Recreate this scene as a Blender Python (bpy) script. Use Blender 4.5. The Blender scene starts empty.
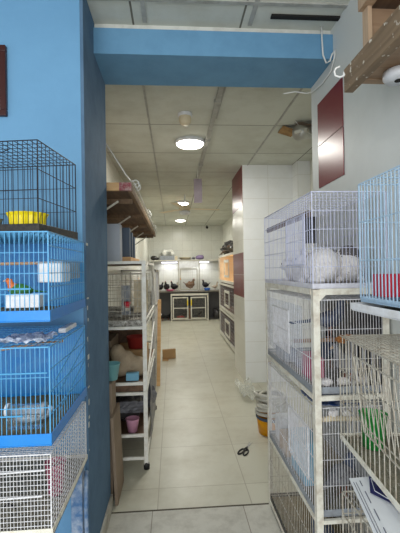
import bpy, bmesh, math, random
from mathutils import Vector, Matrix
random.seed(7)
C = bpy.context.scene.collection
PI = math.pi

# ---------------------------------------------------------------- materials
def lin(c):
    return tuple(((v/255)/12.92 if v/255 <= .04045 else ((v/255+.055)/1.055)**2.4) for v in c)
def mat(name, col, rough=.5, metal=0, alpha=1, trans=0, emit=None, es=0, dirt=None, dscale=8, damt=.5, bump=0, bscale=60, spec=.5, ior=1.45):
    m = bpy.data.materials.new(name); m.use_nodes = True
    nt = m.node_tree; b = nt.nodes['Principled BSDF']
    c = (*lin(col), 1)
    b.inputs['Base Color'].default_value = c
    b.inputs['Roughness'].default_value = rough
    b.inputs['Metallic'].default_value = metal
    b.inputs['Alpha'].default_value = alpha
    b.inputs['Transmission Weight'].default_value = trans
    b.inputs['Specular IOR Level'].default_value = spec
    b.inputs['IOR'].default_value = ior
    if emit:
        b.inputs['Emission Color'].default_value = (*lin(emit), 1); b.inputs['Emission Strength'].default_value = es
    if dirt or bump:
        tc = nt.nodes.new('ShaderNodeTexCoord')
    if dirt:
        n = nt.nodes.new('ShaderNodeTexNoise'); n.inputs['Scale'].default_value = dscale; n.inputs['Detail'].default_value = 6
        n.inputs['Roughness'].default_value = .65
        r = nt.nodes.new('ShaderNodeValToRGB'); r.color_ramp.elements[0].position = .42; r.color_ramp.elements[1].position = .72
        r.color_ramp.elements[0].color = (0,0,0,1); r.color_ramp.elements[1].color = (damt,damt,damt,1)
        x = nt.nodes.new('ShaderNodeMix'); x.data_type = 'RGBA'
        x.inputs[6].default_value = c; x.inputs[7].default_value = (*lin(dirt), 1)
        nt.links.new(tc.outputs['Object'], n.inputs['Vector']); nt.links.new(n.outputs['Fac'], r.inputs['Fac'])
        nt.links.new(r.outputs['Color'], x.inputs[0]); nt.links.new(x.outputs[2], b.inputs['Base Color'])
    if bump:
        n2 = nt.nodes.new('ShaderNodeTexNoise'); n2.inputs['Scale'].default_value = bscale; n2.inputs['Detail'].default_value = 4
        bp = nt.nodes.new('ShaderNodeBump'); bp.inputs['Strength'].default_value = bump; bp.inputs['Distance'].default_value = .01
        nt.links.new(tc.outputs['Object'], n2.inputs['Vector']); nt.links.new(n2.outputs['Fac'], bp.inputs['Height'])
        nt.links.new(bp.outputs['Normal'], b.inputs['Normal'])
    return m
def tile_mat(name, c1, c2, seam, w, h, axes, off=(0,0), ms=.004, rough=.25, stain=None, samt=.35, sscale=1.5, bump=.15):
    """rectangular tiles laid in world axes, e.g. axes='xy'"""
    m = bpy.data.materials.new(name); m.use_nodes = True
    nt = m.node_tree; b = nt.nodes['Principled BSDF']; N = nt.nodes.new; L = nt.links.new
    g = N('ShaderNodeNewGeometry'); s = N('ShaderNodeSeparateXYZ'); L(g.outputs['Position'], s.inputs[0])
    cb = N('ShaderNodeCombineXYZ')
    for k in (0,1):
        a = N('ShaderNodeMath'); a.operation = 'ADD'; a.inputs[1].default_value = -off[k] + 60*(w,h)[k]
        L(s.outputs['XYZ'.index(axes[k].upper())], a.inputs[0]); L(a.outputs[0], cb.inputs[k])
    br = N('ShaderNodeTexBrick'); br.offset = 0; br.squash = 1
    br.inputs['Color1'].default_value = (*lin(c1),1); br.inputs['Color2'].default_value = (*lin(c2),1); br.inputs['Mortar'].default_value = (*lin(seam),1)
    br.inputs['Scale'].default_value = 1; br.inputs['Mortar Size'].default_value = ms; br.inputs['Mortar Smooth'].default_value = .2
    br.inputs['Brick Width'].default_value = w; br.inputs['Row Height'].default_value = h
    L(cb.outputs[0], br.inputs['Vector'])
    n = N('ShaderNodeTexNoise'); n.inputs['Scale'].default_value = sscale; n.inputs['Detail'].default_value = 8; n.inputs['Roughness'].default_value = .7
    L(g.outputs['Position'], n.inputs['Vector'])
    r = N('ShaderNodeValToRGB'); r.color_ramp.elements[0].position = .45; r.color_ramp.elements[1].position = .75
    r.color_ramp.elements[0].color = (0,0,0,1); r.color_ramp.elements[1].color = (samt,samt,samt,1)
    L(n.outputs['Fac'], r.inputs['Fac'])
    x = N('ShaderNodeMix'); x.data_type = 'RGBA'; x.inputs[7].default_value = (*lin(stain or seam),1)
    L(br.outputs['Color'], x.inputs[6]); L(r.outputs['Color'], x.inputs[0]); L(x.outputs[2], b.inputs['Base Color'])
    mr = N('ShaderNodeMapRange'); mr.inputs[3].default_value = rough; mr.inputs[4].default_value = min(1, rough+.25)
    L(n.outputs['Fac'], mr.inputs[0]); L(mr.outputs[0], b.inputs['Roughness'])
    bp = N('ShaderNodeBump'); bp.inputs['Strength'].default_value = bump; bp.inputs['Distance'].default_value = .004; bp.invert = True
    L(br.outputs['Fac'], bp.inputs['Height']); L(bp.outputs['Normal'], b.inputs['Normal'])
    return m
def wood_mat(name, c1, c2, rough=.6, scale=3, axis='Y', splat=False):
    m = bpy.data.materials.new(name); m.use_nodes = True
    nt = m.node_tree; b = nt.nodes['Principled BSDF']; N = nt.nodes.new; L = nt.links.new
    tc = N('ShaderNodeTexCoord'); mp = N('ShaderNodeMapping')
    sc = {'X':(1,9,9),'Y':(9,1,9),'Z':(9,9,1)}[axis]; mp.inputs['Scale'].default_value = sc
    L(tc.outputs['Object'], mp.inputs['Vector'])
    n = N('ShaderNodeTexNoise'); n.inputs['Scale'].default_value = scale; n.inputs['Detail'].default_value = 8; n.inputs['Distortion'].default_value = .6
    L(mp.outputs[0], n.inputs['Vector'])
    r = N('ShaderNodeValToRGB'); r.color_ramp.elements[0].position = .3; r.color_ramp.elements[1].position = .7
    r.color_ramp.elements[0].color = (*lin(c1),1); r.color_ramp.elements[1].color = (*lin(c2),1)
    L(n.outputs['Fac'], r.inputs['Fac'])
    out = r.outputs['Color']
    if splat:
        v = N('ShaderNodeTexNoise'); v.inputs['Scale'].default_value = 45; v.inputs['Detail'].default_value = 3
        L(tc.outputs['Object'], v.inputs['Vector'])
        r2 = N('ShaderNodeValToRGB'); r2.color_ramp.elements[0].position = .64; r2.color_ramp.elements[1].position = .70
        L(v.outputs['Fac'], r2.inputs['Fac'])
        x = N('ShaderNodeMix'); x.data_type = 'RGBA'; x.inputs[7].default_value = (*lin((215,208,195)),1)
        L(r2.outputs['Color'], x.inputs[0]); L(out, x.inputs[6]); out = x.outputs[2]
    L(out, b.inputs['Base Color']); b.inputs['Roughness'].default_value = rough
    return m
def litter_mat(name, cols, scale=60, rough=.9):
    m = bpy.data.materials.new(name); m.use_nodes = True
    nt = m.node_tree; b = nt.nodes['Principled BSDF']; N = nt.nodes.new; L = nt.links.new
    tc = N('ShaderNodeTexCoord'); n = N('ShaderNodeTexNoise'); n.inputs['Scale'].default_value = scale; n.inputs['Detail'].default_value = 5; n.inputs['Roughness'].default_value = .8
    L(tc.outputs['Object'], n.inputs['Vector'])
    r = N('ShaderNodeValToRGB'); r.color_ramp.interpolation = 'LINEAR'
    e = r.color_ramp.elements; e[0].position = .35; e[1].position = .68
    e[0].color = (*lin(cols[0]),1); e[1].color = (*lin(cols[-1]),1)
    for k, c in enumerate(cols[1:-1]):
        q = e.new(.35+.33*(k+1)/(len(cols)-1)); q.color = (*lin(c),1)
    L(n.outputs['Fac'], r.inputs['Fac']); L(r.outputs['Color'], b.inputs['Base Color']); b.inputs['Roughness'].default_value = rough
    bp = N('ShaderNodeBump'); bp.inputs['Strength'].default_value = .8; bp.inputs['Distance'].default_value = .01
    L(n.outputs['Fac'], bp.inputs['Height']); L(bp.outputs['Normal'], b.inputs['Normal'])
    return m

M = {}
M['floor'] = tile_mat('floor_tile', (204,202,186), (198,196,180), (166,160,144), .6, .6, 'xy', (-.12,2.64), .003, .22, (164,156,134), .55, 2.6)
M['floor_front'] = tile_mat('front_floor_tile', (200,198,188), (194,192,182), (140,134,122), .57, .57, 'xy', (-.15,2.4), .003, .35, (126,120,108), .5, 9)
M['ceiling'] = tile_mat('ceiling_panel', (212,214,204), (204,206,196), (110,108,98), .6, .87, 'xy', (-.2,2.71), .006, .8, (160,156,136), .4, 3, .5)
M['wall_yz'] = tile_mat('wall_tile_side', (226,226,216), (222,222,212), (196,194,182), .3, .45, 'yz', (2.45,0), .003, .18, (196,190,170), .25, 2)
M['wall_xz'] = tile_mat('wall_tile_back', (220,221,212), (216,217,208), (188,186,176), .3, .3, 'xz', (0,0), .003, .15, (196,190,170), .25, 2)
M['col_tile'] = tile_mat('column_tile', (238,240,240), (236,238,237), (212,211,204), .34, .27, 'xz', (.93,.0), .0025, .2, (205,202,190), .25, 3)
M['col_tile_s'] = tile_mat('column_tile_side', (230,229,220), (227,226,216), (206,203,192), .45, .27, 'yz', (4.95,.0), .0025, .2, (205,200,185), .25, 3)
M['maroon'] = mat('maroon_tile', (118,32,42), .3, spec=.3, bump=.03, bscale=5)
M['maroon_grout'] = mat('grout', (170,120,115), .6)
M['blue_wall'] = mat('blue_paint', (106,156,194), .7, dirt=(94,142,180), dscale=2.5, damt=.5, bump=.12, bscale=30)
M['blue_beam'] = mat('beam_blue_paint', (104,152,186), .7, dirt=(88,134,168), dscale=6, damt=.6, bump=.12, bscale=25)
M['blue_side_shade'] = mat('pier_shaded_blue', (92,120,146), .8, dirt=(72,98,124), dscale=5, damt=.7, bump=.15, bscale=25, spec=.2)  # shaded copy of the wall blue: the pier side's shade is in the colour
M['plaster'] = mat('white_plaster', (214,214,206), .7, dirt=(170,168,158), dscale=10, damt=.6)
M['wall_front_right'] = mat('gloss_white_wall', (214,217,213), .5, spec=.3, dirt=(188,190,184), dscale=1.5, damt=.5)
M['skirt'] = mat('skirting', (190,186,174), .5, dirt=(120,112,98), dscale=14, damt=.8)
M['tbar'] = mat('ceiling_bar', (176,176,170), .5, dirt=(120,116,104), dscale=12, damt=.6)
M['dark'] = mat('dark_gap', (32,30,28), .9)
M['black_metal'] = mat('black_wire', (34,36,46), .35, .4)
M['black_plastic'] = mat('black_plastic', (30,30,32), .45, dirt=(90,80,66), dscale=40, damt=.5)
M['blue_wire'] = mat('blue_wire', (80,158,206), .4)
M['blue_plastic'] = mat('blue_plastic', (22,128,212), .35, dirt=(60,140,200), dscale=14, damt=.5)
M['blue_panel'] = mat('blue_backing', (44,128,200), .5, dirt=(110,160,196), dscale=18, damt=.5)
M['white_wire'] = mat('white_wire', (226,226,230), .4, dirt=(150,140,125), dscale=30, damt=.5)
M['lav_wire'] = mat('pale_wire', (206,210,234), .4, dirt=(170,165,165), dscale=25, damt=.4)
M['ltblue_wire'] = mat('light_blue_wire', (172,200,222), .4, dirt=(140,150,160), dscale=25, damt=.4)
M['steel_wire'] = mat('old_steel_wire', (190,186,174), .45, .1, dirt=(120,96,66), dscale=30, damt=.7)
M['rust'] = mat('rust', (150,96,48), .9, dirt=(96,66,40), dscale=60, damt=.8)
M['white_paint'] = mat('white_paint_metal', (232,229,216), .45, dirt=(150,122,88), dscale=28, damt=.5)
M['rack_paint'] = mat('white_rack_paint', (242,241,234), .5, dirt=(190,176,152), dscale=22, damt=.45)
M['white_paint2'] = mat('white_painted_frame', (214,212,202), .45, dirt=(170,158,138), dscale=14, damt=.5)
M['white_plastic'] = mat('white_plastic', (228,230,234), .35, dirt=(180,176,168), dscale=16, damt=.5)
M['lav_plastic'] = mat('lavender_tray_plastic', (222,222,232), .4, dirt=(170,166,170), dscale=22, damt=.5)
M['clear'] = mat('clear_plastic', (220,232,240), .15, trans=.9, ior=1.1, alpha=.45)
M['blue_film'] = mat('pale_blue_plastic_sheet', (150,182,226), .25, alpha=.36, spec=.6, dirt=(190,200,220), dscale=12, damt=.6)
M['grey_plastic'] = mat('grey_plastic', (150,156,164), .5, dirt=(110,108,104), dscale=20, damt=.6)
M['ltgrey'] = mat('light_grey_card', (176,182,192), .6, dirt=(150,154,160), dscale=6, damt=.4)
M['slate'] = mat('slate_card', (76,90,108), .6)
M['yellow'] = mat('yellow_plastic', (248,224,24), .35)
M['ochre'] = mat('ochre_bucket', (222,152,10), .4, dirt=(150,100,20), dscale=14, damt=.5)
M['pink'] = mat('dusty_pink_plastic', (186,84,118), .5, dirt=(160,90,110), dscale=14, damt=.5)
M['pale_pink'] = mat('pale_pink_plastic', (206,150,176), .5)
M['red'] = mat('red_plastic', (196,30,52), .35)
M['darkred'] = mat('dark_red_plastic', (150,44,40), .5)
M['green'] = mat('green_plastic', (22,150,60), .35, dirt=(100,150,80), dscale=20, damt=.4)
M['teal'] = mat('pale_teal_plastic', (124,184,190), .4)
M['skyblue'] = mat('sky_blue_card', (118,178,206), .5)
M['cloth'] = mat('sack_cloth', (176,158,134), .9, dirt=(140,122,100), dscale=12, damt=.6, bump=.5, bscale=50)
M['card'] = mat('brown_cardboard', (176,142,100), .85, dirt=(150,118,80), dscale=6, damt=.5)
M['cardgrey'] = mat('worn_brown_board', (150,132,114), .85, dirt=(116,98,80), dscale=4, damt=.6)
M['wood_l'] = wood_mat('shelf_wood', (150,122,94), (112,88,64), .65)
M['wood_end'] = wood_mat('cut_end_wood', (226,186,136), (204,158,106), .6, axis='X')
M['wood_dark'] = wood_mat('dark_shelf_wood', (120,92,70), (84,62,46), .7)
M['wood_r'] = wood_mat('splashed_rail_wood', (142,120,94), (108,88,66), .6, splat=True)
M['wood_p'] = wood_mat('pine_board', (168,140,112), (140,112,86), .55, axis='X')
M['wood_pz'] = wood_mat('pine_upright', (196,170,142), (164,134,106), .55, axis='Z')
M['perch'] = wood_mat('perch_wood', (190,160,130), (150,112,84), .7, axis='X')
M['frame_dark'] = mat('mahogany_frame', (58,20,18), .3)
M['paper'] = mat('white_paper', (232,236,242), .6)
M['navy'] = mat('navy_print', (28,34,96), .5)
M['ink'] = mat('grey_print', (96,100,120), .6)
M['light'] = mat('lamp_diffuser', (255,255,255), .4, emit=(255,250,236), es=14)
M['tube'] = mat('lit_tube', (255,255,255), .4, emit=(236,238,255), es=3)
M['warm'] = mat('lit_warm_bulb', (255,220,160), .4, emit=(255,190,110), es=12)
M['chrome'] = mat('chrome', (200,200,200), .2, .9)
M['rubber'] = mat('black_rubber', (22,22,22), .5)
M['cable'] = mat('white_cable', (228,228,224), .45)
M['hose'] = mat('white_hose', (206,204,194), .45, dirt=(150,146,130), dscale=12, damt=.6)
M['counter'] = mat('counter_grey', (126,122,112), .4, dirt=(96,92,84), dscale=10, damt=.6)
M['cabin'] = mat('cabinet_interior', (86,88,92), .8, dirt=(60,60,62), dscale=8, damt=.5)
M['litter'] = litter_mat('seed_litter', [(52,44,34),(150,130,92),(96,92,70),(190,180,150)], 90)
M['litter_grey'] = litter_mat('grey_litter', [(70,62,50),(150,144,126),(112,104,84),(206,204,196)], 60)
M['news'] = litter_mat('newspaper_litter', [(96,92,86),(176,172,164),(224,222,216)], 35)
M['seeds'] = litter_mat('dark_seed', [(40,38,30),(120,112,90),(180,172,140)], 140)
M['fur_w'] = mat('white_fur', (242,238,236), .95, dirt=(206,198,194), dscale=14, damt=.6, bump=.6, bscale=120)
M['fur_g'] = mat('grey_fur', (118,112,110), .95, dirt=(70,66,66), dscale=20, damt=.7, bump=.9, bscale=120)
M['f_black'] = mat('black_feather', (26,24,26), .6, bump=.4, bscale=80)
M['f_brown'] = mat('brown_feather', (124,92,66), .75, dirt=(70,50,36), dscale=50, damt=.9, bump=.4, bscale=80)
M['f_pale'] = mat('pale_feather', (196,182,166), .8, dirt=(140,120,104), dscale=40, damt=.8)
M['f_slate'] = mat('slate_feather', (84,96,122), .7, dirt=(60,64,78), dscale=30, damt=.8, bump=.3, bscale=80)
M['f_grey'] = mat('grey_feather', (136,136,140), .75, dirt=(76,76,80), dscale=30, damt=.8, bump=.3, bscale=80)
M['f_green'] = mat('green_feather', (62,128,66), .6, bump=.3, bscale=80)
M['f_orange'] = mat('orange_feather', (222,120,64), .6, bump=.3, bscale=80)
M['f_white'] = mat('white_feather', (226,226,226), .7)
M['beak'] = mat('horn_beak', (196,168,130), .4)
M['legm'] = mat('scaly_leg', (150,96,76), .6)
M['plastic_dk'] = mat('dark_bag_plastic', (46,44,46), .3, dirt=(90,88,88), dscale=12, damt=.5)
M['plastic_gr'] = mat('grey_bag_plastic', (122,122,128), .4, dirt=(70,70,76), dscale=14, damt=.8)
M['bag_w'] = mat('white_bag_plastic', (222,222,214), .35)
M['purple'] = mat('lilac_plastic', (150,132,170), .5)
M['cream'] = mat('cream_plastic', (214,200,170), .5)
M['trap'] = mat('lilac_grey_card', (124,114,120), .6, dirt=(110,98,104), dscale=20, damt=.5)
M['stain'] = mat('stained_panel', (168,132,86), .9, dirt=(110,84,54), dscale=14, damt=.8)
M['foil'] = mat('foil_duct', (190,190,186), .3, .8, bump=.6, bscale=40)
M['bluepost'] = mat('chipped_blue_post', (74,114,160), .5, dirt=(196,204,212), dscale=16, damt=.9)

# ---------------------------------------------------------------- mesh builder
class MB:
    def __init__(s): s.v = []; s.f = []; s.mi = []; s.cur = 0
    def box(s, a, b, rot=None, piv=None):
        x0,y0,z0 = a; x1,y1,z1 = b; n = len(s.v)
        vs = [Vector(p) for p in ((x0,y0,z0),(x1,y0,z0),(x1,y1,z0),(x0,y1,z0),(x0,y0,z1),(x1,y0,z1),(x1,y1,z1),(x0,y1,z1))]
        if rot is not None:
            pv = Vector(piv) if piv else (Vector(a)+Vector(b))/2
            vs = [pv + rot @ (v-pv) for v in vs]
        s.v += vs
        for q in ((0,3,2,1),(4,5,6,7),(0,1,5,4),(1,2,6,5),(2,3,7,6),(3,0,4,7)): s.f.append([n+i for i in q]); s.mi.append(s.cur)
        return s
    def bar(s, p, q, r, n=4, r2=None):
        p, q = Vector(p), Vector(q); d = q-p
        if d.length < 1e-6: return s
        d.normalize(); a = Vector((0,0,1)) if abs(d.z) < .9 else Vector((1,0,0))
        u = d.cross(a).normalized(); w = d.cross(u); k = len(s.v); r2 = r if r2 is None else r2
        for c, rr in ((p,r),(q,r2)):
            for i in range(n):
                t = 2*PI*(i+.5)/n; s.v.append(c + (u*math.cos(t)+w*math.sin(t))*rr)
        for i in range(n):
            j = (i+1)%n; s.f.append([k+i,k+n+i,k+n+j,k+j]); s.mi.append(s.cur)
        s.f.append([k+i for i in range(n)]); s.f.append([k+n+i for i in reversed(range(n))]); s.mi += [s.cur]*2
        return s
    def tube(s, pts, r, n=6, closed=False):
        pts = [Vector(p) for p in pts]; k = len(s.v); m = len(pts); pu = None
        for i, p in enumerate(pts):
            d = (pts[(i+1)%m]-pts[i-1]) if closed or 0 < i < m-1 else (pts[1]-pts[0] if i == 0 else pts[-1]-pts[-2])
            d.normalize()
            if pu is None:
                a = Vector((0,0,1)) if abs(d.z) < .9 else Vector((1,0,0)); u = d.cross(a).normalized()
            else:
                u = pu - d*pu.dot(d)
                u = u.normalized() if u.length > 1e-6 else d.cross(Vector((0,1,0))).normalized()
            pu = u; w = d.cross(u)
            rr = r[i] if isinstance(r, (list,tuple)) else r
            for j in range(n):
                t = 2*PI*j/n; s.v.append(p + (u*math.cos(t)+w*math.sin(t))*rr)
        for i in range(m if closed else m-1):
            i2 = (i+1)%m
            for j in range(n):
                j2 = (j+1)%n; s.f.append([k+i*n+j,k+i2*n+j,k+i2*n+j2,k+i*n+j2]); s.mi.append(s.cur)
        if not closed:
            s.f.append([k+j for j in range(n)]); s.f.append([k+(m-1)*n+j for j in reversed(range(n))]); s.mi += [s.cur]*2
        return s
    def lathe(s, prof, c=(0,0,0), n=24, sx=1, sy=1, flute=0, closed=False):
        """prof: list of (r,z)"""
        k = len(s.v); c = Vector(c)
        for r, z in prof:
            for j in range(n):
                t = 2*PI*j/n; rr = r*(1+flute*(1 if j%2 else -1))
                s.v.append(c + Vector((rr*math.cos(t)*sx, rr*math.sin(t)*sy, z)))
        for i in range(len(prof)-1):
            for j in range(n):
                j2 = (j+1)%n; s.f.append([k+i*n+j,k+i*n+j2,k+(i+1)*n+j2,k+(i+1)*n+j]); s.mi.append(s.cur)
        return s
    def loft(s, st, n=12):
        """st: (x,y,z, half width, half height) ellipses along a spine in the xz plane"""
        k = len(s.v); m = len(st)
        for i, q in enumerate(st):
            a = st[max(0,i-1)]; b = st[min(m-1,i+1)]
            d = Vector((b[0]-a[0], b[1]-a[1], b[2]-a[2])).normalized()
            w = Vector((0,1,0)); w = (w - d*w.dot(d)).normalized(); u = w.cross(d)*-1
            for j in range(n):
                t = 2*PI*j/n; s.v.append(Vector(q[:3]) + w*math.cos(t)*q[3] + u*math.sin(t)*q[4])
        for i in range(m-1):
            for j in range(n):
                j2 = (j+1)%n; s.f.append([k+i*n+j,k+(i+1)*n+j,k+(i+1)*n+j2,k+i*n+j2]); s.mi.append(s.cur if not isinstance(s.cur,list) else s.cur[i])
        e = s.cur if not isinstance(s.cur,list) else s.cur[0]
        s.f.append([k+j for j in range(n)]); s.f.append([k+(m-1)*n+j for j in reversed(range(n))]); s.mi += [e]*2
        return s
    def sph(s, c, r, n=10, m=7, jit=0):
        r = (r,r,r) if isinstance(r,(int,float)) else r; k = len(s.v); c = Vector(c)
        s.v.append(c+Vector((0,0,r[2])))
        for i in range(1,m):
            a = PI*i/m
            for j in range(n):
                t = 2*PI*j/n; q = 1+random.uniform(-jit,jit)
                s.v.append(c+Vector((r[0]*math.sin(a)*math.cos(t)*q, r[1]*math.sin(a)*math.sin(t)*q, r[2]*math.cos(a)*q)))
        s.v.append(c-Vector((0,0,r[2]))); e = len(s.v)-1
        for j in range(n):
            j2 = (j+1)%n
            s.f.append([k,k+1+j,k+1+j2]); s.f.append([e,k+1+(m-2)*n+j2,k+1+(m-2)*n+j]); s.mi += [s.cur]*2
            for i in range(m-2): s.f.append([k+1+i*n+j,k+1+(i+1)*n+j,k+1+(i+1)*n+j2,k+1+i*n+j2]); s.mi.append(s.cur)
        return s
    def grid(s, o, u, v, lu, lv, su, sv, r, rim=None, eu=True, ev=True):
        """wire grille: wires along v every su, wires along u every sv"""
        o, u, v = Vector(o), Vector(u), Vector(v)
        nu = max(1, round(lu/su)); nv = max(1, round(lv/sv))
        for i in range(nu+1):
            if not eu and i in (0,nu): continue
            p = o+u*(lu*i/nu); s.bar(p, p+v*lv, r if 0 < i < nu or not rim else rim)
        for i in range(nv+1):
            if not ev and i in (0,nv): continue
            p = o+v*(lv*i/nv); s.bar(p, p+u*lu, r*1.15 if 0 < i < nv or not rim else rim)
        return s
    def sheet(s, o, u, v, lu, lv, nu, nv, jit=0, h=None, th=0):
        """bumpy sheet"""
        o, u, v = Vector(o), Vector(u), Vector(v); w = u.cross(v).normalized(); k = len(s.v)
        for i in range(nu+1):
            for j in range(nv+1):
                z = random.uniform(-jit,jit) + (h(i/nu,j/nv) if h else 0)
                s.v.append(o+u*(lu*i/nu)+v*(lv*j/nv)+w*z)
        for i in range(nu):
            for j in range(nv):
                a = k+i*(nv+1)+j; s.f.append([a,a+nv+1,a+nv+2,a+1]); s.mi.append(s.cur)
        return s
    def mesh(s, name, mats, smooth=False, bevel=0):
        me = bpy.data.meshes.new(name); me.from_pydata([tuple(v) for v in s.v], [], s.f); me.update()
        for m in mats: me.materials.append(m)
        for p, i in zip(me.polygons, s.mi): p.material_index = i; p.use_smooth = smooth
        return me
    def build(s, name, mats, parent=None, smooth=False, bevel=0, loc=None, rotz=0, solid=0, subsurf=0, remesh=0):
        """vertices are given in the parent's frame; the origin goes to the lowest centre of the mesh"""
        if not isinstance(mats, (list,tuple)): mats = [mats]
        if loc is None:
            xs = [v.x for v in s.v]; ys = [v.y for v in s.v]; zs = [v.z for v in s.v]
            o = Vector(((min(xs)+max(xs))/2, (min(ys)+max(ys))/2, min(zs)))
            s.v = [v-o for v in s.v]
        else: o = Vector(loc)
        me = s.mesh(name, mats, smooth)
        ob = bpy.data.objects.new(name, me); C.objects.link(ob); ob.location = o; ob.rotation_euler.z = rotz
        if parent: ob.parent = parent
        if remesh:
            q = ob.modifiers.new('r','REMESH'); q.mode = 'VOXEL'; q.voxel_size = remesh; q.use_smooth_shade = True
            q = ob.modifiers.new('s','SMOOTH'); q.factor = .5; q.iterations = 4
        if solid: q = ob.modifiers.new('s','SOLIDIFY'); q.thickness = solid
        if bevel: q = ob.modifiers.new('b','BEVEL'); q.width = bevel; q.segments = 2; q.limit_method = 'ANGLE'
        if subsurf: q = ob.modifiers.new('u','SUBSURF'); q.levels = subsurf; q.render_levels = subsurf
        return ob
def tag(o, label=None, cat=None, group=None, kind=None):
    if label: o['label'] = label
    if cat: o['category'] = cat
    if group: o['group'] = group
    if kind: o['kind'] = kind
    return o
def thing(name, label, cat, loc, rz=0, group=None):
    o = bpy.data.objects.new(name, None); C.objects.link(o); o.location = loc; o.rotation_euler.z = rz
    o.empty_display_size = .05
    return tag(o, label, cat, group)
def struct(name, mb, mats, parent=None, **k):
    o = mb.build(name, mats, parent, **k)
    if not parent: o['kind'] = 'structure'
    return o
def box1(a, b): return MB().box(a, b)
def copy_tree(o, parent=None):
    c = o.copy(); C.objects.link(c)
    if parent: c.parent = parent
    for ch in list(o.children): copy_tree(ch, c)
    return c
X, Y, Z = Vector((1,0,0)), Vector((0,1,0)), Vector((0,0,1))
H = 2.872

# ---------------------------------------------------------------- the shell
struct('floor', box1((-3,2.41,-.1),(1.95,11.95,0)), M['floor'])
fl = struct('floor', box1((-3,-3,-.1),(1.95,2.395,0)), M['floor_front'])
struct('trim_1', box1((-.42,2.397,-.05),(1.0,2.408,.001)), mat('threshold_grout',(84,78,66),.8))
struct('ceiling', box1((-3,-3,H),(1.95,11.95,H+.08)), M['ceiling'])
struct('wall_front', box1((-3,1.85,0),(-.43,2.45,H)), M['blue_wall'])
struct('trim_2', box1((-.43,1.852,0),(-.415,2.45,H)), M['blue_side_shade'])
struct('trim_3', box1((-.415,2.1,2.69),(.93,2.45,2.832)), M['blue_beam'])
struct('trim_4', box1((-.415,2.13,2.832),(.93,2.45,H)), M['plaster'])
struct('baseboard_left', box1((-.4145,1.86,0),(-.403,2.45,.09)), M['skirt'])
struct('wall_left', box1((-.86,2.45,0),(-.74,11.8,H)), M['wall_yz'])
struct('wall_back', box1((-.86,11.8,0),(1.95,11.92,H)), M['wall_xz'])
wr = struct('wall_right', box1((.93,-3,0),(1.95,2.45,H)), M['wall_front_right'])
for a, b in ((2.0,2.262),(2.265,2.53)):
    q = box1((.926,1.985,a),(.9305,2.338,b)); q.build('maroon_tile', M['maroon'], wr, bevel=.001)
for o in wr.children: o.parent = wr; o.location -= wr.location
struct('wall_right', box1((1.77,2.45,0),(1.95,4.75,H)), M['wall_yz'])
struct('wall_right', box1((1.6,4.75,0),(1.95,5.8,H)), M['col_tile'])
struct('wall_right', box1((1.55,5.8,0),(1.95,11.8,H)), M['wall_yz'])
col = struct('wall_column', box1((.93,4.95,0),(1.6,5.8,H)), M['col_tile'])
sd = box1((.927,4.952,0),(.9302,5.8,H)).build('side_tiling', M['col_tile_s'], col); sd.location -= col.location
for a, b in ((2.34,2.6),(2.603,H-.003),(1.12,1.42),(1.423,1.72)):
    o = box1((.924,4.955,a),(.9275,5.795,b)).build('maroon_tile', M['maroon'], col, bevel=.001); o.location -= col.location
# ceiling grid bars of the front room
t = MB()
for x in (-1.6,-1.0,-.135,.45): t.box((x-.012,-1.5,H-.006),(x+.012,2.1,H))
for y in (1.1,1.92): t.box((-3,y-.012,H-.0075),(.93,y+.012,H))
struct('trim_5', t, M['tbar'])
struct('trim_6', box1((.55,2.0,H-.011),(.93,2.03,H-.0005)), M['dark'])
# thick ceiling duct over the corridor
t = MB(); t.box((.36,2.46,H-.022),(.40,6.0,H)); t.box((.405,2.6,H-.014),(.415,3.4,H))
for y in (3.05,3.95,4.9): t.box((.352,y-.02,H-.027),(.408,y+.02,H))
struct('trim_7', t, M['tbar'])
t = MB(); t.box((-.2-.008,2.46,H-.006),(-.2+.008,11.8,H)); t.box((1.0-.008,2.46,H-.006),(1.0+.008,4.95,H))
struct('trim_8', t, M['tbar'])
# paint chips on the pier edge
t = MB()
for k in range(14):
    z = random.uniform(.6,1.65); t.box((-.4148,1.853+random.uniform(0,.02),z),(-.4138,1.865+random.uniform(0,.03),z+random.uniform(.005,.03)))
struct('trim_9', t, M['plaster'])

# ---------------------------------------------------------------- ceiling fittings
def ceiling_light(x, y, r, label):
    o = thing('ceiling_light', label, 'ceiling light', (x,y,H))
    MB().lathe([(r*.98,0),(r*1.02,-.012),(r*1.02,-.03),(r*.93,-.036),(r*.9,-.03)], n=32).build('rim', M['white_plastic'], o, smooth=True, loc=(0,0,0))
    MB().lathe([(r*.93,-.03),(r*.85,-.05),(r*.5,-.062),(.001,-.066)], n=32).build('diffuser', M['light'], o, smooth=True, loc=(0,0,0))
    return o
ceiling_light(.2,4.03,.155,'bright round ceiling light nearest the blue beam, the largest one')
ceiling_light(.2,7.66,.14,'middle round ceiling light, just in front of the ceiling fan')
ceiling_light(.22,10.3,.14,'farthest round ceiling light, the small one near the back wall')
o = thing('ceiling_vent', 'small white domed ceiling fitting between the blue beam and nearest light', 'ceiling fitting', (.125,3.33,H))
MB().lathe([(.062,0),(.064,-.02),(.05,-.028)], n=24).build('base_ring', M['white_plastic'], o, smooth=True, loc=(0,0,0))
MB().lathe([(.052,-.026),(.054,-.06),(.046,-.085),(.03,-.098),(.001,-.102)], n=24).build('dome', M['cream'], o, smooth=True, loc=(0,0,0))
o = thing('ceiling_fan', 'white ceiling fan with three blades and a pale bowl lamp', 'ceiling fan', (.23,6.9,H))
MB().bar((0,0,0),(0,0,-.24),.012,8).build('rod', M['white_plastic'], o)
MB().lathe([(.02,-.2),(.09,-.22),(.11,-.25),(.09,-.29),(.03,-.3)], n=24).build('motor', M['cream'], o, smooth=True, loc=(0,0,0))
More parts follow.
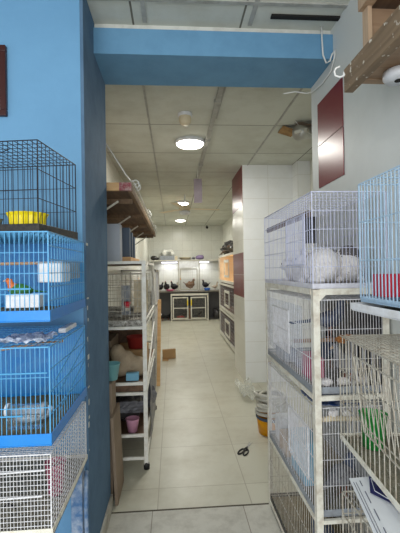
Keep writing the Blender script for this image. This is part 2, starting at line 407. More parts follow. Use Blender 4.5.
MB().lathe([(.06,-.3),(.1,-.31),(.095,-.345),(.06,-.37),(.001,-.38)], n=24).build('bowl_shade', M['white_plastic'], o, smooth=True, loc=(0,0,0))
for a in (12,132,252):
    b = MB(); R = Matrix.Rotation(math.radians(a),3,'Z') @ Matrix.Rotation(math.radians(9),3,'X')
    b.box((.09,-.02,-.262),(.2,.02,-.257)); b.box((.18,-.055,-.264),(.66,.055,-.258))
    b.v = [R@v for v in b.v] if False else [Matrix.Rotation(math.radians(a),3,'Z')@v for v in b.v]
    b.build('blade', M['cream'], o, bevel=.003)
o = thing('hanging_card', 'lilac-grey strip of card hanging from the corridor ceiling', 'hanging card', (.35,5.1,2.40))
s_ = MB(); s_.bar((0,0,.33),(.0,0,.46),.003,6); s_.build('string', M['cable'], o)
b = MB(); b.sheet((-.055,0,.0),(1,0,0),(0,0,1),.11,.33,3,8,.004, h=lambda u,v: .02*math.sin(v*4)); b.build('card', M['trap'], o, solid=.004)
o = thing('security_camera', 'small black camera under the ceiling at the back wall', 'camera', (1.06,11.66,H))
MB().bar((0,0,0),(0,0,-.05),.012,8).build('mount', M['rubber'], o)
MB().bar((0,.04,-.06),(0,-.07,-.09),.035,12).build('body', M['rubber'], o)
# broken panel with foil duct
o = thing('broken_ceiling_panel', 'stained torn ceiling panel hanging open beside the maroon tiles', 'ceiling panel', (1.27,3.68,H))
b = MB(); b.box((-.2,-.12,-.012),(-.06,.06,-.006), Matrix.Rotation(.3,3,'Y'), (-.2,0,-.006)); b.build('flap', M['stain'], o)
b = MB(); b.box((-.05,-.1,-.006),(.42,.12,-.001)); b.build('hole', M['dark'], o)
b = MB(); b.sheet((-.1,-.25,-.03),(1,0,0),(0,1,0),.3,.2,6,4,.012); b.build('torn_sheet', M['cardgrey'], o, solid=.003)
o = thing('foil_duct', 'silver foil duct end poking out of the broken ceiling panel', 'duct', (1.25,3.5,H-.14))
b = MB(); b.tube([(.14,.1,.13),(.07,.04,.07),(0,0,.05),(-.07,-.04,.03)],[.065,.07,.065,.07],12); b.build('hose', M['foil'], o, smooth=True)
b = MB(); b.box((-.1,-.08,.02),(.02,-.03,.05),Matrix.Rotation(-.7,3,'Z')); b.build('bracket', M['white_paint2'], o)
b = MB(); b.tube([(-.1,-.05,.14),(-.03,-.05,.05),(.03,-.06,.02),(.1,-.02,.0),(.16,-.02,.05)],.003,5); b.build('wire', M['cable'], o)

# ---------------------------------------------------------------- generic creatures
def bird(name, label, cat, loc, rz, L, mats, tail=.45, plump=1, head_up=.5, cock=0, group=None, legs=True, parts=True, tail_up=0, tw=.07):
    """forward +x; L = body length without tail; mats = body, head, wing, tail"""
    o = thing(name, label, cat, loc, rz, group); lg = L*.28 if legs else 0
    z = lg + L*.28; w = plump
    st = [(-L*(.5+tail),0,z-L*.08+tail_up*L,L*tw,L*.02),(-L*.5,0,z-L*.02+tail_up*L*.35,L*(.1+tw*.3),L*.05),(-L*.36,0,z,L*.17*w,L*.15*w),(-L*.12,0,z,L*.25*w,L*.25*w),
          (L*.12,0,z+L*.03,L*.25*w,L*.27*w),(L*.28,0,z+L*.14,L*.19*w,L*.2*w),(L*.36,0,z+L*(.14+.45*head_up),L*.12,L*.12),(L*.4,0,z+L*(.2+.6*head_up),L*.13,L*.13),
          (L*.47,0,z+L*(.22+.6*head_up),L*.11,L*.1),(L*.54,0,z+L*(.2+.6*head_up),L*.04,L*.04)]
    b = MB(); b.cur = [3,3,0,0,0,1,1,1,1]; b.loft(st, 12)
    b.build('body', mats, o, smooth=True)
    if not parts: return o
    hx, hz = L*.47, z+L*(.22+.6*head_up)
    MB().tube([(L*.52,0,hz),(L*.6,0,hz-L*.02),(L*.63,0,hz-L*.06)],[L*.045,L*.03,L*.004],6).build('beak', M['beak'], o, smooth=True)
    for s in (-1,1):
        b = MB(); b.loft([(L*.24,s*L*.2*w,z+L*.08,L*.03,L*.08),(L*.05,s*L*.25*w,z+L*.04,L*.035,L*.17),(-L*.25,s*L*.2*w,z+L*.02,L*.03,L*.12),(-L*.55,s*L*.09,z,L*.015,L*.03)],8)
        b.build('wing', mats[2], o, smooth=True)
        MB().sph((hx,s*L*.1,hz+L*.03),L*.022,6,5).build('eye', M['rubber'], o, smooth=True)
        if legs:
            b = MB(); b.tube([(0,s*L*.1,z-L*.1),(L*.02,s*L*.1,lg*.5),(0,s*L*.1,L*.02)],[L*.05,L*.02,L*.018],6)
            for a in (-.5,0,.5,PI): b.bar((0,s*L*.1,L*.015),(L*.12*math.cos(a),s*L*.1+L*.12*math.sin(a),L*.006),L*.013,4,L*.006)
            b.build('leg', M['legm'], o, smooth=True)
    if cock:
        MB().tube([(hx-L*.08,0,hz+L*.1),(hx-L*.02,0,hz+L*.16),(hx+L*.06,0,hz+L*.13)],[L*.02,L*.035,L*.01],6).build('comb', M['red'], o, smooth=True)
    return o
def tufts(mb, c, r, n, l):
    for _ in range(n):
        d = Vector((random.gauss(0,1),random.gauss(0,1),random.gauss(0,1))).normalized()
        if d.z < -.5: continue
        p = Vector(c)+Vector((d.x*r[0],d.y*r[1],d.z*r[2])); q = p + (d+Vector((random.uniform(-.6,.6),random.uniform(-.6,.6),-.5))).normalized()*l
        mb.bar(p, q, l*.16, 3, l*.02)
def rabbit(label, loc, rz, S, patch=True, name='rabbit'):
    o = thing(name, label, 'rabbit', loc, rz, None)
    b = MB()
    b.sph((-.25*S,0,.42*S),(.42*S,.34*S,.42*S),16,12); b.sph((.1*S,0,.36*S),(.34*S,.28*S,.34*S),16,12)
    b.sph((.42*S,0,.56*S),(.22*S,.19*S,.21*S),14,10); b.sph((.58*S,0,.5*S),(.12*S,.11*S,.11*S),12,8)
    for s in (-1,1):
        b.sph((.36*S,s*.12*S,.07*S),(.16*S,.07*S,.075*S)); b.sph((-.3*S,s*.25*S,.1*S),(.28*S,.1*S,.1*S))
    b.build('body', M['fur_w'], o, smooth=True, remesh=.018*S+.0008)
    f = MB(); tufts(f,(-.25*S,0,.42*S),(.41*S,.33*S,.41*S),150,.07*S); tufts(f,(.1*S,0,.38*S),(.33*S,.27*S,.33*S),90,.07*S); tufts(f,(.42*S,0,.56*S),(.2*S,.18*S,.2*S),50,.05*S)
    f.build('fur', M['fur_w'], o)['kind'] = 'stuff'
    for s in (-1,1):
        e = MB(); e.loft([(.36*S,s*.1*S,.7*S,.05*S,.03*S),(.28*S,s*.15*S,.78*S,.07*S,.03*S),(.16*S,s*.2*S,.76*S,.07*S,.025*S),(.05*S,s*.23*S,.68*S,.02*S,.01*S)],8)
        e.build('ear', M['fur_g'] if patch else M['fur_w'], o, smooth=True)
        MB().sph((.54*S,s*.14*S,.6*S),.032*S,8,6).build('eye', M['rubber'], o, smooth=True)
    MB().sph((.7*S,0,.52*S),.025*S,8,6).build('nose', M['pale_pink'], o, smooth=True)
    if patch:
        p = MB(); p.sph((-.35*S,-.02*S,.62*S),(.26*S,.26*S,.26*S),12,9,.06); tufts(p,(-.35*S,0,.62*S),(.25*S,.25*S,.25*S),50,.06*S); p.build('back_patch', M['fur_g'], o, smooth=True)
    return o

# ---------------------------------------------------------------- generic wire cage
def cage(label, x0, y0, z0, w, d, h, wire, traym, trayh=.03, su=.0155, sv=.1, r=.0013, rim=.0022, rz=0, top=True, group=None, litter=None,
         door=None, topsv=None, traygrow=.008, back=None, side_sv=None, sides=True, name='bird_cage', flat=True, topr=None, side_su=None):
    """x0,y0 = near left corner (before rotation about the near right corner); w along x, d along y"""
    o = thing(name, label, 'cage', (x0+w/2,y0+d/2,z0), rz, group)
    a, b = -w/2, -d/2; W, D = w, d
    side_sv = side_sv or sv; side_su = side_su or su*2.2
    g = traygrow
    t = MB(); e = .004
    t.box((a-g,b-g,0),(a+W+g,b+D+g,e))
    t.box((a-g,b-g,e),(a+W+g,b-g+e,trayh)); t.box((a-g,b+D+g-e,e),(a+W+g,b+D+g,trayh))
    t.box((a-g,b-g+e,e),(a-g+e,b+D+g-e,trayh)); t.box((a+W+g-e,b-g+e,e),(a+W+g,b+D+g-e,trayh))
    t.build('tray', traym, o, bevel=.0015)
    if litter:
        l = MB(); l.sheet((a,b,e+.004),(1,0,0),(0,1,0),W,D,24,24,.003); q = l.build('litter', litter, o); q['kind'] = 'stuff'
    z1 = trayh*.6; hh = h-z1
    MB().grid((a,b,z1),X,Z,W,hh,su,sv,r,rim).build('front_grille', wire, o)
    MB().grid((a,b+D,z1),X,Z,W,hh,su*1.6,sv,r,rim).build('back_grille', wire, o)
    if sides:
        MB().grid((a,b,z1),Y,Z,D,hh,side_su,side_sv,r*1.15,rim,eu=False).build('side_grille', wire, o)
        MB().grid((a+W,b,z1),Y,Z,D,hh,side_su,side_sv,r*1.15,rim,eu=False).build('side_grille', wire, o)
    if top: MB().grid((a,b,h),X,Y,W,D,topr or su*1.3,topsv or .06,r,rim,eu=False,ev=False).build('top_grille', wire, o)
    if back:
        m_, faces = back
        if 'b' in faces: box1((a+.003,b+D-.008,z1),(a+W-.003,b+D-.005,h-.004)).build('back_sheet', m_, o)
        if 'r' in faces: box1((a+W-.008,b+.004,z1),(a+W-.005,b+D-.01,h-.004)).build('side_sheet', m_, o)
        if 'l' in faces: box1((a+.005,b+.004,z1),(a+.008,b+D-.01,h-.004)).build('side_sheet', m_, o)
    if door:
        face, u0, u1, v0, v1 = door
        dd = MB()
        if face == 'f':
            f0 = Vector((a+u0*W,b-.004,v0*h)); uu = X; lu = (u1-u0)*W
        else:
            f0 = Vector((a-.004 if face == 'l' else a+W+.004,b+u0*D,v0*h)); uu = Y; lu = (u1-u0)*D
        dd.grid(f0,uu,Z,lu,(v1-v0)*h,su,(v1-v0)*h/2,r,rim*1.15)
        dr = dd.build('door', wire, o)
        lt = MB(); lt.box((-.004,-.004,0),(.004,.004,.02)); lq = lt.build('latch', wire, dr, loc=tuple(uu*(lu/2)+Z*((v1-v0)*h*.5)))
    return o

# ================================================================ LEFT: blue wall side
o = thing('picture_frame', 'dark mahogany framed picture hanging on the blue wall', 'picture frame', (-1.0,1.85,2.235))
fr = MB()
for a_, b_ in (((-.23,-.022,0),(.232,0,.03)),((-.23,-.022,.303),(.232,0,.333)),((-.23,-.022,.03),(-.2,0,.303)),((.202,-.022,.03),(.232,0,.303))): fr.box(a_,b_)
fr.build('frame', M['frame_dark'], o, bevel=.004)
box1((-.2,-.008,.03),(.202,-.002,.303)).build('print', M['paper'], o)

# black cage (turned a little)
o = cage('black wire cage on top of the left stack, yellow bowl inside', -.925,1.475,1.645,.46,.34,.345,M['black_metal'],M['black_plastic'],.035,.019,.12,.0013,.0024,rz=math.radians(-9),side_su=.03,topsv=.045,topr=.03,traygrow=.006)
t = MB(); t.bar((.02,-.174,.16),(.23,-.174,.16),.002); t.bar((.02,-.174,.16),(.02,-.174,.04),.002); t.bar((-.02,-.174,.26),(.08,-.1,.34),.0022); t.build('door', M['black_metal'], o)
def fluted_bowl(name, label, cat, c, r, h, m, fl=.04):
    o = MB(); o.lathe([(.001,0),(r*.72,0),(r*.82,h*.25),(r*.95,h*.85),(r*1.04,h),(r*.98,h),(r*.88,h*.85),(r*.72,h*.2),(.001,h*.15)], n=32, flute=fl)
    b = o.build(name, m, smooth=False, loc=c); tag(b, label, cat); return b
fluted_bowl('feeding_bowl','bright yellow fluted bowl in the black wire cage','bowl',(-.585,1.585,1.652),.075,.085,M['yellow'])
fluted_bowl('metal_dish','small grey metal dish beside the yellow bowl','dish',(-.73,1.58,1.652),.045,.065,M['grey_plastic'],0)

BLX0, BLW, BLY, BLD = -.93, .515, 1.3, .5
# blue cage, upper
o = cage('upper blue wire cage with a small green and orange bird in it', BLX0,BLY,1.335,BLW,BLD,.3,M['blue_wire'],M['blue_plastic'],.038,.0155,.075,.0015,.003,back=(M['blue_panel'],'b'),litter=M['seeds'],traygrow=.006,topsv=.05,side_sv=.05)
t = MB(); t.bar((-.05,-.253,.245),(.1,-.253,.245),.0028,6); t.bar((.0,-.253,.11),(.2,-.253,.11),.0028,6); t.build('door_rail', M['blue_wire'], o)
tag(MB().bar((-.92,1.42,1.53),(-.44,1.5,1.535),.006,8).build('perch', M['perch']), 'straight wooden perch across the upper blue cage', 'perch')
o = thing('nest_box', 'white and grey plastic box hung inside the upper blue cage', 'nest box', (-.468,1.62,1.46))
b = MB(); b.box((-.045,-.14,0),(.045,-.02,.075)); b.build('white_half', M['white_plastic'], o, bevel=.004)
b = MB(); b.box((-.045,-.018,.01),(.045,.14,.08)); b.build('grey_half', M['grey_plastic'], o, bevel=.004)
b = MB(); b.box((-.05,-.145,.074),(.048,.145,.08)); b.build('rim', M['grey_plastic'], o, bevel=.002)
bird('lovebird','small green bird with orange face at the trough, upper blue cage','bird',(-.55,1.41,1.385),math.radians(195),.088,[M['f_green'],M['f_orange'],M['f_green'],M['f_green']],tail=.5,plump=1.1,head_up=.35)
o = MB(); o.box((-.565,1.325,1.38),(-.455,1.33,1.425)); o.box((-.565,1.375,1.38),(-.455,1.38,1.425)); o.box((-.565,1.33,1.38),(-.56,1.375,1.425)); o.box((-.46,1.33,1.38),(-.455,1.375,1.425)); o.box((-.56,1.33,1.38),(-.46,1.375,1.386))
tag(o.build('feeding_trough', M['white_plastic'], bevel=.0015), 'white plastic trough in front of the small green bird', 'feeder')

# blue cage, lower
o = cage('lower blue wire cage with a glass drinker, husks in its tray', BLX0,BLY,.925,BLW,BLD,.325,M['blue_wire'],M['blue_plastic'],.04,.0155,.11,.0015,.003,back=(M['blue_panel'],'b'),litter=M['litter'],traygrow=.006,topsv=.06,side_sv=.08)
t = MB(); t.bar((.03,-.253,.1),(.17,-.253,.1),.0028,6); t.bar((-.1,-.253,.24),(.25,-.253,.24),.0028,6); t.build('door_rail', M['blue_wire'], o)
for k in range(3): MB().bar((.261,-.2+.02*k,.2-.06*k),(.261,.24,.31-.07*k),.002).build('brace', M['blue_wire'], o)
tag(MB().tube([(-.92,1.36,1.21),(-.7,1.4,1.215),(-.55,1.45,1.23),(-.425,1.5,1.235)],.0065,8).build('perch', M['perch'], smooth=True), 'crooked brown branch perch in the lower blue cage', 'perch')
o = thing('drinker', 'cylindrical glass drinker lying in the lower blue cage', 'drinker', (-.52,1.37,1.0))
MB().bar((-.055,0,.022),(.055,0,.022),.02,16).build('tube', M['clear'], o, smooth=False)
MB().bar((.055,0,.022),(.068,0,.022),.023,16).build('cap', M['grey_plastic'], o); MB().bar((-.065,0,.022),(-.055,0,.022),.023,16).build('cap', M['white_plastic'], o)
box1((-.06,-.02,-.04),(.06,.02,-.0005)).build('holder', M['clear'], o)
o = MB(); o.lathe([(.001,0),(.04,0),(.055,.03),(.058,.03),(.05,.002),(.001,.004)], n=24, sx=1.3)
tag(o.build('dish', M['white_plastic'], smooth=True, loc=(-.545,1.5,.945)), 'shallow white dish on the floor of the lower blue cage', 'dish')
# clutter on the lower blue cage
o = MB(); o.sheet((-.6,1.32,1.268),(1,0,0),(0,1,0),.16,.16,14,12,.009)
tag(o.build('crumpled_bag', mat('printed_white_bag', (214,222,236), .3, dirt=(40,60,110), dscale=45, damt=.95), solid=.001), 'crumpled patterned plastic bag lying on the lower blue cage', 'bag')
o = MB(); o.lathe([(.001,0),(.03,0),(.055,.018),(.06,.02),(.052,.012),(.001,.005)], n=24)
tag(o.build('saucer', M['white_plastic'], smooth=True, loc=(-.68,1.37,1.255)), 'small white saucer on the lower blue cage', 'saucer')
o = MB(); o.box((-.46,1.55,1.256),(-.43,1.72,1.275)); tag(o.build('plastic_strip', M['white_plastic'], bevel=.004), 'short white plastic strip lying under the upper blue cage', 'strip')

# white cage
o = cage('white fine-mesh cage at the bottom of the left stack', BLX0,BLY,.63,BLW,BLD,.265,M['white_wire'],M['white_paint'],.022,.011,.0165,.0010,.0028,litter=M['litter_grey'],traygrow=.006,topsv=.014,topr=.014,side_su=.026)
t = MB(); t.bar((-.2,-.255,.12),(.23,-.255,.13),.003,6); t.bar((-.23,-.255,.2),(.24,-.255,.215),.003,6); t.build('door_rail', M['white_wire'], o)
tag(MB().bar((-.9,1.4,.785),(-.62,1.4,.795),.006,8).build('perch', M['white_wire']), 'short white perch in the white fine-mesh cage', 'perch')
o = MB(); o.lathe([(.001,0),(.026,0),(.038,.12),(.041,.12),(.036,.115),(.024,.004),(.001,.004)], n=28)
q = tag(o.build('pink_bucket', M['pink'], smooth=True, loc=(-.462,1.5,.653)), 'dusty pink plastic tub in the white fine-mesh cage', 'tub')
o = MB(); o.tube([(-.6,1.36,.69),(-.58,1.36,.7),(-.55,1.36,.686)],[.002,.008,.001],6); tag(o.build('feather', M['f_black'], smooth=True), 'dark feather caught in the white fine-mesh cage', 'feather')
o = MB(); o.sheet((-.5,1.6,.9),(1,0,0),(0,1,0),.07,.2,8,12,.006); tag(o.build('plastic_wrap', M['clear'], solid=.001), 'clear plastic wrap lying on the white fine-mesh cage', 'plastic wrap')
# stand
o = thing('blue_stand', 'chipped blue painted wooden stand under the left stack', 'stand', (-.67,1.55,0))
box1((-.26,-.25,.6),(.25,.25,.622)).build('top', M['bluepost'], o, bevel=.002)
for x in (-.25,.2):
    for y in (-.24,.19): box1((x,y,0),(x+.05,y+.05,.6)).build('leg', M['bluepost'], o, bevel=.003)
box1((.205,-.19,.1),(.235,.19,.16)).build('stretcher', M['bluepost'], o)
o = MB(); o.tube([(-.41,1.78,.585),(-.402,1.74,.56),(-.4,1.72,.45),(-.4,1.735,.3),(-.402,1.745,0.005)],.009,8)
tag(o.build('drain_pipe', M['bluepost'], smooth=True), 'thin pale pipe running down beside the blue stand', 'pipe')

# ================================================================ LEFT corridor rack
LX0, LX1, LY0, LY1 = -.735, -.21, 2.9, 4.15
o = thing('storage_rack', 'white angle-iron rack along the left corridor wall', 'rack', ((LX0+LX1)/2,(LY0+LY1)/2,0))
cx, cy = (LX0+LX1)/2, (LY0+LY1)/2
hw, hd = (LX1-LX0)/2, (LY1-LY0)/2
for sx in (-1,1):
    for sy in (-1,1):
        b = MB(); px, py = sx*hw, sy*hd
        b.box((min(px,px-sx*.028),py-.002,.03),(max(px,px-sx*.028),py+.002,1.575)); b.box((px-.002,min(py,py-sy*.028),.03),(px+.002,max(py,py-sy*.028),1.575))
        b.build('post', M['rack_paint'], o)
        if sx > 0: MB().lathe([(.001,0),(.022,.0),(.024,.03),(.016,.05),(.001,.05)], n=12).build('foot', M['rubber'], o, smooth=True, loc=(px-.012,py-sy*.012,0))
for z in (1.565,1.07,.65,.575,.26,.09):
    b = MB(); b.box((-hw+.004,-hd-.004,z-.014),(hw-.004,-hd+.012,z+.008)); b.box((-hw+.004,hd-.012,z-.014),(hw-.004,hd,z+.008)); b.box((hw-.012,-hd+.01,z-.014),(hw-.002,hd-.012,z+.008)); b.box((-hw,-hd+.01,z-.014),(-hw+.012,hd-.012,z+.008))
    b.build('shelf_frame', M['rack_paint'], o)
for z in (1.56,1.065,.655,.262):
    b = MB(); b.box((-hw+.013,-hd+.013,z-.006),(hw-.013,hd-.013,z)); b.build('shelf', M['news'] if z == 1.065 else M['wood_dark'], o)
box1((-hw+.02,-hd+.012,.585),(hw-.02,-hd+.016,.64)).build('front_board', M['wood_dark'], o)
MB().bar((hw,-hd,1.5),(hw,-hd+.26,1.56),.008).build('brace', M['rack_paint'], o); MB().bar((hw,hd,1.38),(hw,hd-.3,1.56),.008).build('brace', M['rack_paint'], o)
b = MB(); b.bar((hw-.004,-hd,1.12),(hw-.004,hd,1.12),.009,4); b.build('side_rail', M['rack_paint'], o)
b = MB(); b.bar((hw-.004,-hd,.62),(hw-.004,hd,.95),.009,4); b.build('side_rail', M['rack_paint'], o)
b = MB(); b.sheet((hw+.004,-hd+.35,.07),(0,1,0),(0,0,1),.85,.5,12,8,.006); b.build('grey_side_sheet', M['plastic_gr'], o, solid=.003)
# cage on the upper rack shelf
cage('old dark wire cage on the upper shelf of the left rack', LX0+.03,2.93,1.072,.46,.56,.4,M['steel_wire'],M['news'],.05,.03,.06,.0016,.003,litter=M['news'],topsv=.1,traygrow=.004,door=('f',.35,.7,.3,.8))
cage('second wire cage behind it on the upper shelf of the left rack', LX0+.03,3.53,1.072,.46,.56,.4,M['steel_wire'],M['news'],.05,.04,.08,.0016,.003,topsv=.1,traygrow=.004)
o = MB(); o.lathe([(.001,0),(.02,0),(.026,.045),(.023,.045),(.018,.004),(.001,.004)], n=16)
tag(o.build('cup', M['red'], smooth=True, loc=(-.36,2.99,1.215)), 'small red cup hooked in the left rack cage', 'cup')
tag(MB().box((-.375,2.972,1.19),(-.345,3.02,1.214)).build('cup_holder', M['steel_wire']), 'metal holder under the red cup', 'holder')
o = MB(); o.sheet((-.42,3.12,1.14),(1,0,0),(0,0,1),.07,.24,6,10,.006); tag(o.build('grey_cloth', M['grey_plastic'], solid=.004), 'grey cloth strip hanging in the old dark wire cage', 'cloth')
o = MB(); o.sheet((-.34,3.3,1.14),(1,0,0),(0,0,1),.12,.28,6,10,.006); tag(o.build('pale_cloth', M['cream'], solid=.004), 'cream cloth in the old dark wire cage', 'cloth')
# things on the rack top
tag(MB().box((-.53,2.93,1.566),(-.4,3.05,1.86)).build('storage_box', M['ltgrey'], bevel=.003), 'tall light grey box on the left rack top', 'box')
for k in range(3):
    y = 3.2+.2*k
    tag(MB().box((-.6,y,1.616),(-.36,y+.1,1.86-.02*k)).build('file_box', M['slate'], bevel=.003), ['nearest','middle','farthest'][k]+' of the three slate-blue boxes on the plywood board', 'box', 'slate file boxes')
tag(MB().box((-.62,3.1,1.566),(-.34,3.9,1.612)).build('plywood_board', M['wood_end'], bevel=.003), 'pale plywood board under the slate-blue boxes', 'board')
# middle shelf
def blob_obj(name, label, cat, parts, m, vox=.01, jit=.04, group=None, rz=0):
    b = MB()
    for c, r in parts: b.sph(c, r, 14, 10, jit)
    q = b.build(name, m, smooth=True, remesh=vox); return tag(q, label, cat, group)
blob_obj('cloth_sack','beige cloth sack slumped on the middle rack shelf','sack',[((-.45,3.06,.85),(.06,.06,.07)),((-.4,3.06,.79),(.1,.07,.08)),((-.31,3.07,.75),(.1,.07,.07)),((-.43,3.07,.73),(.11,.08,.07)),((-.27,3.08,.71),(.06,.07,.05))],M['cloth'])
o = MB(); o.lathe([(.001,0),(.07,0),(.088,.1),(.092,.1),(.084,.095),(.066,.005),(.001,.005)], n=28)
tag(o.build('red_basin', M['darkred'], smooth=True, loc=(-.325,3.35,.83)), 'dark red basin behind the beige sack', 'basin')
tag(MB().box((-.5,3.25,.66),(-.24,3.6,.828)).build('cardboard_box', M['card'], bevel=.003), 'cardboard box under the dark red basin', 'box')
tag(MB().box((-.37,2.925,.662),(-.275,2.97,.72)).build('blue_carton', M['skyblue'], bevel=.003), 'small sky-blue carton below the beige sack', 'carton')
o = MB(); o.lathe([(.001,0),(.042,0),(.06,.11),(.063,.11),(.058,.105),(.039,.004),(.001,.004)], n=24)
tag(o.build('teal_bowl', M['teal'], smooth=True, loc=(-.43,2.62,.765)), 'pale teal bowl perched high beside the leaning brown board', 'bowl')
tag(MB().box((-.49,2.53,.001),(-.412,2.7,.763)).build('narrow_box', M['cardgrey'], bevel=.003), 'narrow worn box standing under the teal bowl', 'box')
for (a_,b_,m_,nm,lb,ct) in (((-.70,3.62,.662),(-.3,4.05,.98),'wood_dark','light_block_crate','large dark crate added to block light, back of the middle rack shelf','crate'),
    ((-.72,3.2,.662),(-.52,3.6,.92),'cardgrey','light_block_box','worn grey-brown box added to block light behind the beige sack','box'),
    ((-.72,3.0,.268),(-.56,3.5,.52),'cardgrey','light_block_box','worn box added to block light, wall side of the lower rack shelf','box')):
    tag(MB().box(a_,b_).build(nm, M[m_], bevel=.004), lb, ct)  # crate and boxes added deep in the rack to block light
for k,(x,y,z,rx,m_,lb) in enumerate(((-.6,3.02,.72,.05,'plastic_dk','small black bag left of the beige sack'),(-.62,4.0-.15,1.02,.05,'plastic_gr','grey bag on the large dark crate'))):
    b = MB(); b.sph((x,y,z),(rx*1.2,rx,rx*.9),14,10,.12); tag(b.build('plastic_bag', M[m_]), lb, 'bag')
# lower shelf
o = MB(); o.lathe([(.001,0),(.035,0),(.05,.09),(.054,.1),(.048,.1),(.033,.004),(.001,.004)], n=24)
tag(o.build('flower_pot', M['pale_pink'], smooth=True, loc=(-.33,2.97,.264)), 'pale pink pot on the lower bars of the left rack', 'pot')
for k,(x,y,z,m_,lb) in enumerate([(-.38,3.14,.40,'plastic_dk','black bag heap behind the pink pot'),(-.3,3.42,.385,'plastic_gr','grey crumpled bag at the back of the lower rack shelf'),(-.5,3.72,.39,'plastic_dk','black bag deepest on the lower rack shelf')]):
    b = MB(); b.sph((x,y,z),(.13,.12,.11),16,11,.16); tag(b.build('plastic_bag', M[m_]), lb, 'bag')
o = MB(); o.sheet((-.46,2.93,.42),(1,0,0),(.0,.5,.35),.22,.16,10,8,.008); tag(o.build('crumpled_sheet', M['plastic_gr'], solid=.002), 'crumpled grey sheet spread over the black bag heap', 'sheet')
# leaning brown board by the pier
o = MB(); R = Matrix.Rotation(math.radians(-2.5),3,'Y')
o.box((-.392,2.47,.002),(-.372,2.76,.56), R, (-.38,2.6,0))
tag(o.build('leaning_board', M['cardgrey'], bevel=.002), 'brown board leaning upright on the floor behind the blue pier', 'board')
# wooden wall shelf
o = thing('wall_shelf', 'long wooden shelf on white brackets high on the left wall', 'shelf', (-.5,2.58,2.04))
box1((-.24,0,.0),(.205,3.45,.018)).build('shelf_board', M['wood_dark'], o)
box1((.205,0,-.012),(.232,3.45,.045)).build('front_rail', M['wood_l'], o, bevel=.002)
box1((-.24,-.03,-.005),(.15,.0,.048)).build('end_rail', M['wood_end'], o, bevel=.002)
box1((.15,-.03,-.005),(.23,.0,.048)).build('painted_end', mat('red_blotched_end', (150,70,76), .6, dirt=(200,190,180), dscale=40, damt=.8), o)
for y in (.3,1.1,1.9,2.7,3.35):
    box1((-.235,y,-.035),(.2,y+.03,0)).build('batten', M['wood_l'], o)
    b = MB(); b.bar((-.23,y-.01,-.24),(.1,y-.01,-.02),.009,4); b.bar((-.235,y-.01,-.25),(-.235,y-.01,-.01),.009,4); b.build('bracket', M['white_paint'], o)
o = thing('hook_rail', 'white wire rail with hooks along the left wall shelf', 'hook rail', (-.262,2.58,2.06))
b = MB(); b.bar((.0,0,.045),(.0,3.35,.045),.005,6); b.bar((.016,0,.02),(.016,3.35,.02),.005,6); b.build('wires', M['cable'], o)
for y in (.03,.12,1.3,1.45,2.6):
    b = MB(); b.tube([(.0,y,.05),(.02,y,.058),(.038,y-.01,.04),(.04,y-.015,.015),(.028,y-.015,.0),(.014,y-.015,.008)],.004,6); b.build('hook', M['cable'], o, smooth=True)
o = MB(); o.tube([(-.62,2.85,2.66),(-.52,2.75,2.5),(-.4,2.65,2.3),(-.31,2.6,2.15),(-.27,2.6,2.1)],.004,5)
tag(o.build('slack_cord', M['cable'], smooth=True), 'white cord slanting down to the left wall shelf', 'cord')
tag(MB().bar((-.74,2.86,2.67),(-.615,2.85,2.66),.005,6).build('wall_hook', M['cable']), 'white wall peg holding the slanting cord', 'peg')
# beyond the left rack
o = MB(); o.box((-.235,4.95,.003),(-.19,4.975,1.12), Matrix.Rotation(math.radians(1.5),3,'Y'),(-.2,4.95,0)); 
tag(o.build('leaning_plank', M['wood_end'], bevel=.002), 'pale wooden plank leaning beyond the left rack', 'plank')
o = MB(); o.box((-.72,5.2,.0),(-.24,5.9,1.02)); 
q = thing('storage_cabinet','white wire-fronted cage cabinet behind the pale plank','cage',(-.48,5.3,0))
b = MB()
for x in (-.24,.22):
    for y in (0,1.1): b.box((x,y,0),(x+.022,y+.022,1.5))
for z in (.05,.5,1.0,1.48):
    b.box((-.24,0,z),(.242,.02,z+.02)); b.box((.22,.02,z),(.242,1.1,z+.02))
b.build('frame', M['white_paint2'], q); 
b = MB(); b.grid((.23,0,.05),Y,Z,1.12,1.43,.04,.06,.002); b.grid((-.24,.0,.05),X,Z,.46,1.43,.04,.06,.002); b.build('grille', M['white_wire'], q)
box1((-.24,.0,1.5),(.242,1.12,1.51)).build('top_board', M['counter'], q)
box1((-.22,.03,.07),(.2,1.08,.09)).build('floor_tray', M['cardgrey'], q)
tag(MB().box((-.285,5.0,.902),(-.265,5.2,1.5)).build('tall_sheet', M['skyblue']), 'narrow sky-blue panel standing on the worn grey board', 'panel')
q = MB(); q.box((-.29,5.0,0),(-.26,5.2,.9)); tag(q.build('grey_board', M['cardgrey']), 'worn grey board standing under the sky-blue panel', 'board')
o = MB(); o.box((-.2,6.45,.002),(.02,6.5,.16),Matrix.Rotation(math.radians(14),3,'Z')); o.box((-.2,6.3,.002),(-.1,6.45,.008))
tag(o.build('cardboard_scrap', M['card']), 'folded brown cardboard on the corridor floor', 'cardboard')

# ================================================================ BACK: counter
SY = 11.45
o = thing('wall_shelf', 'grey shelf board across the back wall above the dark birds', 'shelf', (.4,11.6,1.78))
box1((-1.135,-.15,0),(1.145,.2,.022)).build('shelf_board', M['counter'], o)
b = MB(); b.box((-1.13,-.155,-.015),(1.14,-.15,.024)); b.build('edge_strip', M['white_paint2'], o)
for x in (-1.0,1.05): box1((x,-.12,-.2),(x+.02,.2,0)).build('bracket', M['white_paint2'], o)
for x0 in (-.35,.62):
    o = thing('tube_lamp', ('left' if x0 < 0 else 'right')+' lit tube lamp under the back wall shelf', 'lamp', (x0+.24,11.62,1.73))
    MB().bar((-.24,0,0),(.24,0,0),.014,10).build('tube', M['tube'], o, smooth=False)
    box1((-.26,-.02,.012),(.26,.02,.05)).build('housing', M['white_plastic'], o)
o = thing('counter', 'grey worktop across the back wall carrying the dark birds', 'worktop', (.4,11.5,.84))
